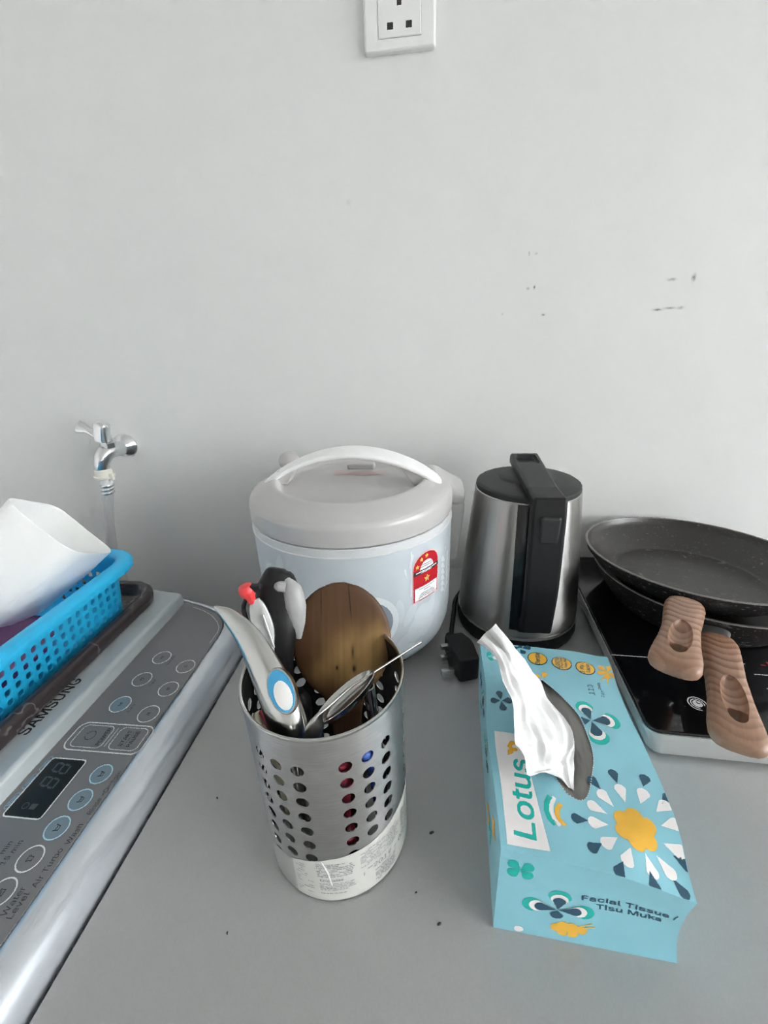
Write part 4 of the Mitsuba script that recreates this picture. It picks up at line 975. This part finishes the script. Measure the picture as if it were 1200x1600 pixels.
# ================================================================ utensil holder
KX, KY, KR = -.0805, -.4597, .06
def caddy():
    per = 2 * math.pi * KR
    holes = []
    for g in range(6):
        for j in (-1, 0, 1):
            az = -110.6 + 15.4 * j + 61.2 * g if g < 3 else -110.6 + 15.4 * j + 60 * g
            s = math.radians(az + 270) % (2 * math.pi) * KR
            for r in range(8):
                z = .1500 - .01565 * r
                holes.append(affinity.translate(Point(0, 0).buffer(.0047, quad_segs=6), s, z))
    sheet = sbox(0, .004, per, .1785).difference(unary_union(holes))
    def warp(v):
        a = v[:, 0] / KR - 1.5 * math.pi
        r = KR - .0007 + v[:, 2]
        return np.c_[KX + r * np.cos(a), KY + r * np.sin(a), v[:, 1]]
    m = unwrap(sheet, .0007, warp, .0045)
    fn = m.face_normals; fc = m.triangles_center - [KX, KY, 0]
    rad = np.sum(fn[:, :2] * fc[:, :2], 1) / np.linalg.norm(fc[:, :2], axis=1)
    def sub(mask):
        f = m.faces[mask]; u, iv = np.unique(f, return_inverse=True)
        return m.vertices[u], iv.reshape(-1, 3)
    v, f = sub(rad > .9)
    scene['utensil_holder__cylinder'] = ply((v, f), 'caddy_steel', smooth=True, uv=np.c_[v[:, 2], np.mod(np.arctan2(v[:, 1] - KY, v[:, 0] - KX) - math.pi / 2, 2 * math.pi) * KR])
    add('utensil_holder__inner_face', sub(rad < -.9), 'caddy_inner_shade', True)
    add('utensil_holder__hole_edges', sub(np.abs(rad) <= .9), 'steel', False)
    c = (KX, KY, 0)
    add('utensil_holder__rim', lathe([(.0588, .1770), (.0602, .1772), (.0609, .1788), (.0606, .1802), (.0596, .1806), (.0588, .1798)], 120, c, True), 'steel', 40)
    add('utensil_holder__bottom', lathe([(0, .0004), (.0575, .0004), (.0596, .0012), (.0600, .004), (.0590, .0045), (.0560, .0030), (0, .0030)], 96, c), 'caddy_steel', 40)
    cyl = lambda o: (lambda v: np.c_[KX + (KR + o) * np.cos(v[:, 0] / KR - math.pi / 2), KY + (KR + o) * np.sin(v[:, 0] / KR - math.pi / 2), v[:, 1]])
    S = lambda az: math.radians(az + 90) * KR
    e = [(-112, .047), (-104, .0505), (-95, .0530), (-83, .0565), (-65, .0585), (-54, .0595), (-37, .0625), (-20, .0655), (0, .067), (22, .068), (34, .066)]
    pol = Polygon([(S(a), z) for a, z in e] + [(S(34), .004), (S(-112), .004)])
    q = add('utensil_holder__paper_label', lay([pol], cyl(.0003), .004), 'sticker', True); labels[q] = {'label': 'worn white paper label with small print'}
    old = Polygon([(S(-152), .004), (S(-152), .030), (S(-140), .038), (S(-128), .043), (S(-112), .047), (S(-112), .004)])
    add('utensil_holder__paper_label__worn_corner', lay([old], cyl(.0002), .004), 'worn_sticker', True)
    rng = np.random.default_rng(5)
    rows = []
    def block(a0, a1, z0, z1, dz, t, fill=.85):
        z = z0
        while z > z1:
            s = S(a0)
            end = S(a1) - rng.random() * .004
            while s < end:
                l = .0012 + .004 * rng.random()
                if rng.random() < fill: rows.append(sbox(s, z - t / 2, min(s + l, end), z + t / 2))
                s += l + .0007
            z -= dz
    block(-93, -64, .050, .034, .0021, .0008); block(-92, -64, .026, .017, .0020, .0007); block(-92, -72, .0135, .0125, .002, .0009, 1)
    block(-61, -24, .0545, .036, .0018, .0006); block(-50, -28, .023, .008, .0020, .0011); block(-56, -51, .0315, .0305, .002, .0011)
    block(-20, 20, .055, .02, .0024, .0008, .6); block(-110, -96, .046, .010, .0028, .0005, .5)
    tx = [turn(text2('2019 - 0', .0050, True), -8, (S(-36), .0285), 1.1), turn(text2('Empilable', .0026, True), 0, (S(-83), .0300), 1.1), turn(text2('i', .004, True), 0, (S(-59), .027))]
    add('utensil_holder__paper_label__lettering', lay(rows + tx, cyl(.0005), .004), 'text_grey', True)
    cr = Polygon([(S(-88.5), .054), (S(-87.5), .054), (S(-84), .042), (S(-82.5), .024), (S(-83.2), .024), (S(-85.2), .040)])
    add('utensil_holder__paper_label__crease', lay([cr], cyl(.0008), .004), 'paper_white', True)
    labels['utensil_holder'] = {'label': 'perforated steel cylinder full of kitchen utensils on the worktop', 'category': 'utensil holder'}
caddy()

def utensils():
    # wooden spatula, broad oval head
    lens = np.linspace(0, 1, 60)
    P0, P1 = np.array([-.0765, -.4075, .2225]), np.array([-.0655, -.4720, .0045])
    path = P0 + (P1 - P0) * lens[:, None]
    L = np.linalg.norm(P1 - P0)
    s = lens * L
    head = np.where(s < .108, np.sqrt(np.clip(1 - ((s - .050) / .0505) ** 2, 0, 1)) * .0412, 0)
    wid = np.maximum(head, np.where(s > .05, .0125 + .006 * np.exp(-((s - .095) / .012) ** 2), 0))
    wid = np.maximum(wid, .004)
    nrm = np.array([.17, -.93, .31])
    m = sweep(path, oval(1, 1, 28, 3.0), nrm, wid, np.interp(s, [0, .004, .06, .1, L], [.0020, .0036, .0042, .0045, .005]))
    add('wooden_spatula', m, 'paddle_wood', 40)
    tag('wooden_spatula', 'brown scorched wooden spatula with a round head in the steel holder', 'spatula')
    # curved steel utensil
    path = [(-.1520, -.4650, .2370), (-.1395, -.4700, .2330), (-.1235, -.4790, .2225), (-.1095, -.4900, .2050), (-.0990, -.4990, .1860), (-.0945, -.5030, .1660), (-.0965, -.5010, .1400), (-.0990, -.4950, .0800), (-.0980, -.4850, .0050)]
    n = 64
    m = sweep(path, oval(1, 1, 24, 2.2), (-.35, -.70, .62), [.0010, .0055, .0092, .0122, .0142, .0150, .0115, .0045, .0040], [.0008, .0030, .0050, .0072, .0092, .0102, .0080, .0030, .0025], n)
    add('steel_scoop', m, 'steel', 50)
    cpt = np.array([-.1005, -.5065, .1905]); nz = np.array([.05, -.76, .65]); nz /= np.linalg.norm(nz)
    ly = np.array([-.020, .013, .039]); Fm = frame(nz, np.cross(ly, nz))
    c0 = np.array([-.0950, -.5025, .2015])
    M = np.stack([Fm[:, 0], Fm[:, 1], Fm[:, 2]], 1)
    dec = lambda rx, ry, h, dx=0, dy=0: mv(rings([np.c_[oval(rx, ry, 32) + [dx, dy], np.full(32, -.004)], np.c_[oval(rx, ry, 32) + [dx, dy], np.zeros(32)], np.c_[oval(rx * .97, ry * .97, 32) + [dx, dy], np.full(32, h)], np.c_[oval(rx * .4, ry * .4, 32) + [dx, dy], np.full(32, h * 1.2)]]), c0, M)
    q = add('steel_scoop__oval_area', dec(.0088, .0152, .0014), 'steel', 40)  # raised oval in thin domed layers, blue around white
    labels[q] = {'label': 'blue and white oval area'}
    add(q + '__blue_field', dec(.0079, .0139, .0020), 'oval_blue', 40)
    add(q + '__white_field', dec(.0056, .0096, .0026, .0004, -.0030), 'oval_white', 40)
    tag('steel_scoop', 'curved shiny steel utensil with a blue and white oval area, in the holder', 'utensil')
    # black handle with grey inlay
    path = [(-.1230, -.4140, .2390), (-.1235, -.4155, .2360), (-.1235, -.4180, .2280), (-.1238, -.4230, .2150), (-.1230, -.4340, .1950), (-.1230, -.4430, .1650), (-.1200, -.4480, .1200), (-.1080, -.4520, .0500), (-.1000, -.4540, .0060)]
    nv = (.25, -.90, .36)
    add('peeler__handle', sweep(path, oval(1, 1, 22, 2.4), nv, [.0060, .0105, .0155, .0180, .0165, .0120, .0085, .0060, .004], [.0050, .0080, .0105, .0115, .0105, .0085, .0070, .0050, .003], 60), 'black_plastic', 50)
    inl = [(-.1140, -.4215, .2345), (-.1095, -.4245, .2260), (-.1075, -.4280, .2130), (-.1070, -.4310, .1980), (-.1060, -.4340, .1860)]
    q = add('peeler__inlay', sweep(inl, oval(1, 1, 16), nv, [.002, .0075, .0085, .0065, .002], [.0018, .0058, .0066, .0052, .001], 24), 'soft_grey', 50); labels[q] = {'label': 'soft grey inlay'}
    inl = [(-.1250, -.4245, .2290), (-.1195, -.4262, .2300), (-.1140, -.4255, .2290)]
    q = add('peeler__inlay', sweep(inl, oval(1, 1, 14), nv, [.0012, .0042, .0045], [.001, .0045, .0045], 12), 'soft_grey', 50)
    tag('peeler', 'black handled kitchen tool with grey inlay behind the steel utensil', 'kitchen tool')
    # narrow tool: clear grey sleeve, red knob, black loop
    sl = [(-.1335, -.4415, .2275), (-.1316, -.4430, .2200), (-.1285, -.4470, .2030), (-.1260, -.4570, .1650), (-.1140, -.4680, .0300), (-.1120, -.4680, .0060)]
    add('kitchen_tool__sleeve', sweep(sl, oval(1, 1, 14, 4), (.3, -.9, .3), [.0035, .0065, .0085, .0070, .0050, .0040], [.0015, .0022, .0026, .0026, .0026, .002], 30), 'clear_grey', 35)
    q = add('kitchen_tool__knob', mv(lathe([(0, -.009), (.0030, -.009), (.0036, -.003), (.0062, .001), (.0066, .0045), (.0048, .0075), (0, .0085)], 24), (-.1374, -.4415, .2325), frame((-.25, 0, 1))), 'red_plastic', 40); labels[q] = {'label': 'red knob'}
    add('kitchen_tool__cap', mv(rbox((.011, .006, .004), .0015), (-.1321, -.4412, .2386)), 'black_plastic', 40)
    add('kitchen_tool__wire', tube([(-.1310, -.4420, .2367), (-.1377, -.4395, .2310), (-.1438, -.4410, .2202), (-.1410, -.4450, .2080), (-.1345, -.4520, .1845), (-.1240, -.4640, .0800), (-.1210, -.4680, .0060)], .0017, 40, 10), 'black_plastic', 50)
    add('kitchen_tool__edge_glint', tube([(-.1262, -.4470, .2180), (-.1195, -.4520, .1920)], .0009, 6, 8), 'chrome', 50)  # thin bright tube modelled as a glint, not a separate blade
    tag('kitchen_tool', 'clear grey tool with a red knob and black wire in the holder', 'kitchen tool')
    # long thin steel spoon resting across the rim
    hp = [(-.0085, -.4370, .1900), (-.0160, -.4430, .1885), (-.0350, -.4590, .1850), (-.0560, -.4770, .1815), (-.0690, -.4950, .1790), (-.0745, -.5030, .1745), (-.0785, -.5090, .1660), (-.0800, -.5100, .1500), (-.0820, -.5050, .0700), (-.0840, -.5000, .0060)]
    add('steel_spoon__handle', sweep(hp, oval(1, 1, 14, 3), [(.42, -.55, -.61), (.42, -.55, -.61), (.42, -.55, -.61), (.42, -.55, -.50), (.4, -.6, .1), (.35, -.65, .6), (.35, -.65, .6), (.35, -.65, .6), (.35, -.65, .6)], [.0030, .0034, .0022, .0022, .0034, .0055, .0065, .0050, .0035, .003], [.0012, .0009, .0008, .0009, .0012, .0016, .0018, .0016, .0012, .001], 70), 'steel', 45)
    tag('steel_spoon', 'thin steel utensil lying across the rim of the holder', 'spoon')
    # bowl of a second spoon
    c1 = np.array([-.0595, -.4815, .1780])
    ax = np.array([.62, .55, .30]); ax /= np.linalg.norm(ax)
    nb = np.array([-.30, .30, .90]); nb -= ax * (nb @ ax); nb /= np.linalg.norm(nb)
    K = np.stack([ax, np.cross(nb, ax), nb], 1)
    g = []
    for z_, k in ((0, 1), (-.0035, .90), (-.0062, .66), (-.0072, .3)):
        g.append(np.c_[oval(.0260 * k, .0150 * k, 32), np.full(32, z_)])
    inner = [np.c_[oval(.0260 * k, .0150 * k, 32), np.full(32, z_)] for z_, k in ((.0003, .98), (-.0028, .88), (-.0054, .64), (-.0062, .28))]
    add('serving_spoon__bowl', mv(rings(g[::-1] + inner), c1, K), 'steel', 50)
    add('serving_spoon__handle', sweep([c1 - ax * .0250, c1 - ax * .029 + [0, 0, -.004], (-.0775, -.4930, .1500), (-.0830, -.4800, .0700), (-.0880, -.4760, .0055)], oval(1, 1, 14, 3), (.5, -.6, .4), [.0045, .0030, .0034, .004, .0045], [.0011, .0012, .0013, .0012, .001], 40), 'steel', 45)
    tag('serving_spoon', 'steel spoon with its bowl in front of the wooden spatula', 'spoon')
    # steel tube
    tp = np.array([[-.0475, -.4560, .1620], [-.0450, -.4530, .1200], [-.0420, -.4440, .0050]])
    add('steel_tube', rings([np.vstack([p + .0048 * (np.cos(a) * np.array([1, 0, .1]) + np.sin(a) * np.array([0, 1, .05])) for a in np.arange(20) * math.pi / 10]) for p in tp[::-1]] + [np.vstack([tp[0] - [0, 0, .001 + d] + .0036 * (np.cos(a) * np.array([1, 0, .1]) + np.sin(a) * np.array([0, 1, .05])) for a in np.arange(20) * math.pi / 10]) for d in (-.001, .02)]), 'steel', 40)
    tag('steel_tube', 'steel tube handle standing inside the holder right of the wooden spatula', 'kitchen tool')
    # silicone spatula, cream with a pink edge
    sp = [(-.1285, -.4800, .1550), (-.1235, -.4840, .1480), (-.1180, -.4880, .1350), (-.1150, -.4880, .1100), (-.1120, -.4820, .0060)]
    add('silicone_spatula__blade', sweep(sp, oval(1, 1, 14, 3), (.2, .4, .9), [.003, .009, .011, .008, .005], [.002, .0028, .003, .003, .003], 30), 'cream', 40)
    q = add('silicone_spatula__edge', tube([(-.1240, -.4800, .1570), (-.1165, -.4870, .1520), (-.1090, -.4950, .1400), (-.1075, -.4960, .1250)], .0026, 20), 'pink', 50); labels[q] = {'label': 'pink edge'}
    tag('silicone_spatula', 'cream and pink silicone spatula low at the left inside the holder', 'spatula')
    # plastic handles glimpsed through the holes, and one added to darken a gap
    add('plastic_utensil', tube([(-.0600, -.5060, .1540), (-.0595, -.5065, .1480), (-.0610, -.5050, .1240), (-.0640, -.4950, .0950), (-.0700, -.4880, .0060)], [.0035, .0062, .0062, .0055, .0045], 30), 'maroon_plastic', 50)
    tag('plastic_utensil', 'dark red plastic handle seen through the front holes of the holder', 'utensil')
    add('plastic_utensil_001', tube([(-.0600, -.5060, .0780), (-.0600, -.5062, .0680), (-.0610, -.5058, .0500), (-.0640, -.5055, .0060)], [.003, .006, .006, .005], 20), 'maroon_plastic', 50)
    tag('plastic_utensil_001', 'short dark red handle seen through a low hole of the holder', 'utensil')
    add('plastic_grip__grip', sweep([(-.0715, -.5120, .1615), (-.0660, -.5115, .1630), (-.0600, -.5095, .1630), (-.0530, -.5060, .1610), (-.0450, -.5015, .1550)], oval(1, 1, 16, 3), (0, 0, 1), [.003, .005, .005, .005, .003], [.003, .0045, .0045, .0045, .003], 26), 'blue_plastic', 50)
    add('plastic_grip__arm', tube([(-.0450, -.5010, .1540), (-.0440, -.4990, .1430), (-.0430, -.4820, .1100), (-.0400, -.4680, .0060)], [.0038, .0048, .0048, .004], 24), 'blue_plastic', 50)
    tag('plastic_grip', 'blue plastic grip just below the front rim inside the holder', 'utensil')
    add('gap_filler', tube([(-.1045, -.4560, .1520), (-.1035, -.4565, .1420), (-.1010, -.4600, .1100), (-.0900, -.4660, .0060)], [.005, .0090, .0080, .0045], 24), 'black_plastic', 50)  # added black handle, darkens the gap beside the wooden spatula
    tag('gap_filler', 'added black handle filling a dark gap inside the holder', 'utensil')
utensils()

# crumbs on the worktop
rng = np.random.default_rng(3)
for i, (x, y, l) in enumerate([(.002, -.462, .0022), (.008, -.525, .0016), (-.205, -.449, .0013), (-.010, -.507, .0010), (-.150, -.545, .0010)]):
    m = trimesh.creation.icosphere(subdivisions=1, radius=1.0)
    m.vertices = (m.vertices * (1 + .3 * (rng.random((len(m.vertices), 1)) - .5))) * [l * .55, l, .0006]
    k = add('crumb', mv(m, (x, y, .0005), rotz(rng.random() * 3)), 'print_black', 40)
    tag(k, ['dark crumb between the utensil holder and the tissue box', 'dark crumb in front of the tissue box and holder on the worktop', 'dark crumb between the washing machine and the holder',
            'faint crumb close to the foot of the utensil holder', 'faint crumb on the bare worktop in front of the holder'][i], 'crumb', 'crumbs on the worktop')
